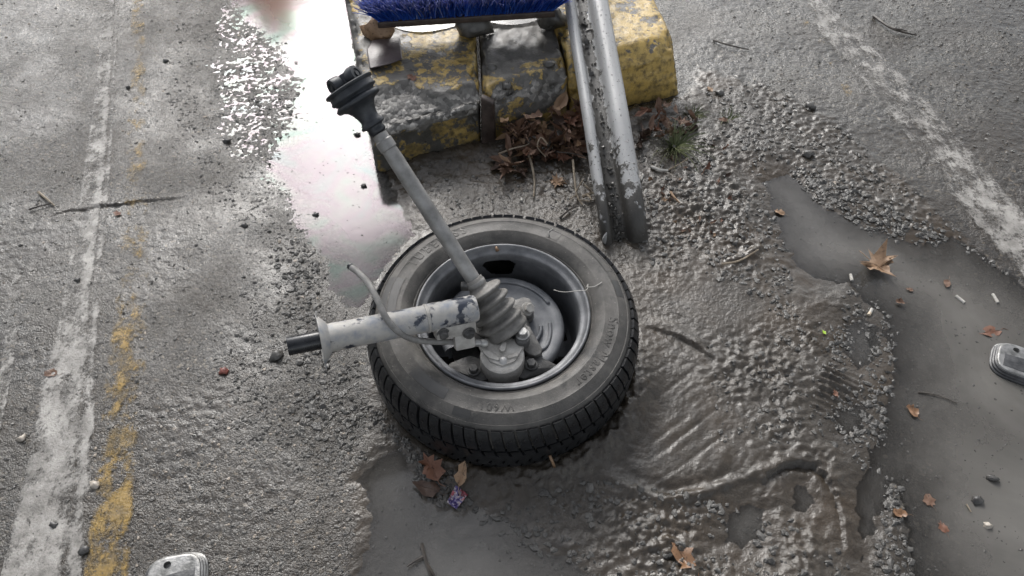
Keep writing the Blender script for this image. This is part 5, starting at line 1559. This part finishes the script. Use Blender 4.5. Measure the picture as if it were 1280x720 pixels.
# ------------------------------------------------------------------ aluminium road studs
def stud(px, py, yaw, label):
    p = PW(px, py); o = empty('road_stud', (p.x, p.y, surf(p.x, p.y) - .002), (0, 0, R(yaw)))
    plan = []
    for k in range(64):
        th = 2 * math.pi * k / 64
        c, s_ = math.cos(th), math.sin(th); e = 0.62
        plan.append((math.copysign(abs(c) ** e, c) * .056, math.copysign(abs(s_) ** e, s_) * .050))
    rings = [(1.00, -.004, 0), (1.00, .006, 0), (.955, .0075, 0), (.945, .0115, 0), (.90, .013, 0), (.885, .0165, 0), (.84, .018, 0), (.82, .0205, 0), (.785, .0215, 0), (.74, .0215, 0)]
    V = []; Fc = []; n = len(plan)
    for (sc_, z, _) in rings:
        for (x, y) in plan: V.append((x * sc_, y * sc_, z))
    SK = []
    for i in range(len(rings) - 1):
        for k in range(n):
            k2 = (k + 1) % n; (SK if i < 6 and n // 2 - 6 < k < n - 4 else Fc).append((i * n + k, i * n + k2, (i + 1) * n + k2, (i + 1) * n + k))
    # top plate, with a round hole near one end
    hc = Vector((-.012, .026)); hr = .0068; b0 = len(V); L = (len(rings) - 1) * n
    for k in range(n):
        th = 2 * math.pi * k / n; V.append((hc.x + hr * math.cos(th), hc.y + hr * math.sin(th), .0215))
    for k in range(n):
        k2 = (k + 1) % n; Fc.append((L + k, L + k2, b0 + k2, b0 + k))
    b1 = len(V)
    for k in range(n):
        th = 2 * math.pi * k / n; V.append((hc.x + hr * .9 * math.cos(th), hc.y + hr * .9 * math.sin(th), .012))
    for k in range(n):
        k2 = (k + 1) % n; Fc.append((b0 + k, b0 + k2, b1 + k2, b1 + k))
    Fc.append(tuple(b1 + k for k in range(n)))
    mk('body', V, Fc, M['alu'], o, True, 35)
    mk('rubbered_side', V, SK, M['alu_dark'], o, True, 35)
    mk('lens_panel', *hull([Vector((x, y, z)) for x, y in ((-.034, -.030), (.034, -.030), (.038, .012), (-.034, .004)) for z in (.0205, .0222)], 0.0015), M['alu_dark'], o)
    return tag(o, label, 'road stud', 'aluminium road studs')
stud(1272, 456, -28, 'worn aluminium road stud with a dark side standing in the muddy puddle')
stud(222, 728, 12, 'scratched aluminium road stud beside the yellow line at the bottom edge')

# ------------------------------------------------------------------ sweet wrapper
rs = random.Random(8); V = []; Fc = []; nx_, ny_2 = 10, 8
p = PW(571, 624); z0 = surf(p.x, p.y)
for j in range(ny_2 + 1):
    for i in range(nx_ + 1):
        u, v = i / nx_ - .5, j / ny_2 - .5
        V.append((u * .036, v * .026 * (1 + .3 * u), .006 + .006 * mnoise.fractal(Vector((u * 4, v * 4, 3.3)), .7, 2.2, 3) + .010 * abs(u) * (v > 0)))
for j in range(ny_2):
    for i in range(nx_):
        a = j * (nx_ + 1) + i; Fc.append((a, a + 1, a + nx_ + 2, a + nx_ + 1))
o = mk('sweet_wrapper', V, Fc, M['wrapper'], None, False); o.location = (p.x, p.y, z0 + .002); o.rotation_euler = (R(10), R(-8), R(58))
tag(o, 'crumpled red and purple foil sweet wrapper at the dark puddle edge', 'wrapper')

# ------------------------------------------------------------------ rain water lying on the kerb top under the brush
def film(name, pts, z, label):
    c = [PW(a, b, z) for a, b in pts]; q = smooth_path(c + [c[0]], 5)[:-1]
    me = bpy.data.meshes.new(name); me.from_pydata([tuple(p) for p in q], [], [tuple(range(len(q)))]); me.update()
    attr(me, 'depth', [0.003] * len(q))
    tag(link(name, me, M['water_mud']), label, None, None, 'structure')
film('puddle', [(488, 33), (520, 40), (556, 36), (578, 27), (560, 14), (500, 16)], KZ + .0035, 'rain water on the kerb under the brush, wider patch')
film('puddle', [(606, 27), (640, 31), (672, 24), (668, 8), (610, 10)], KZ + .0035, 'rain water on the kerb under the brush, narrower patch')
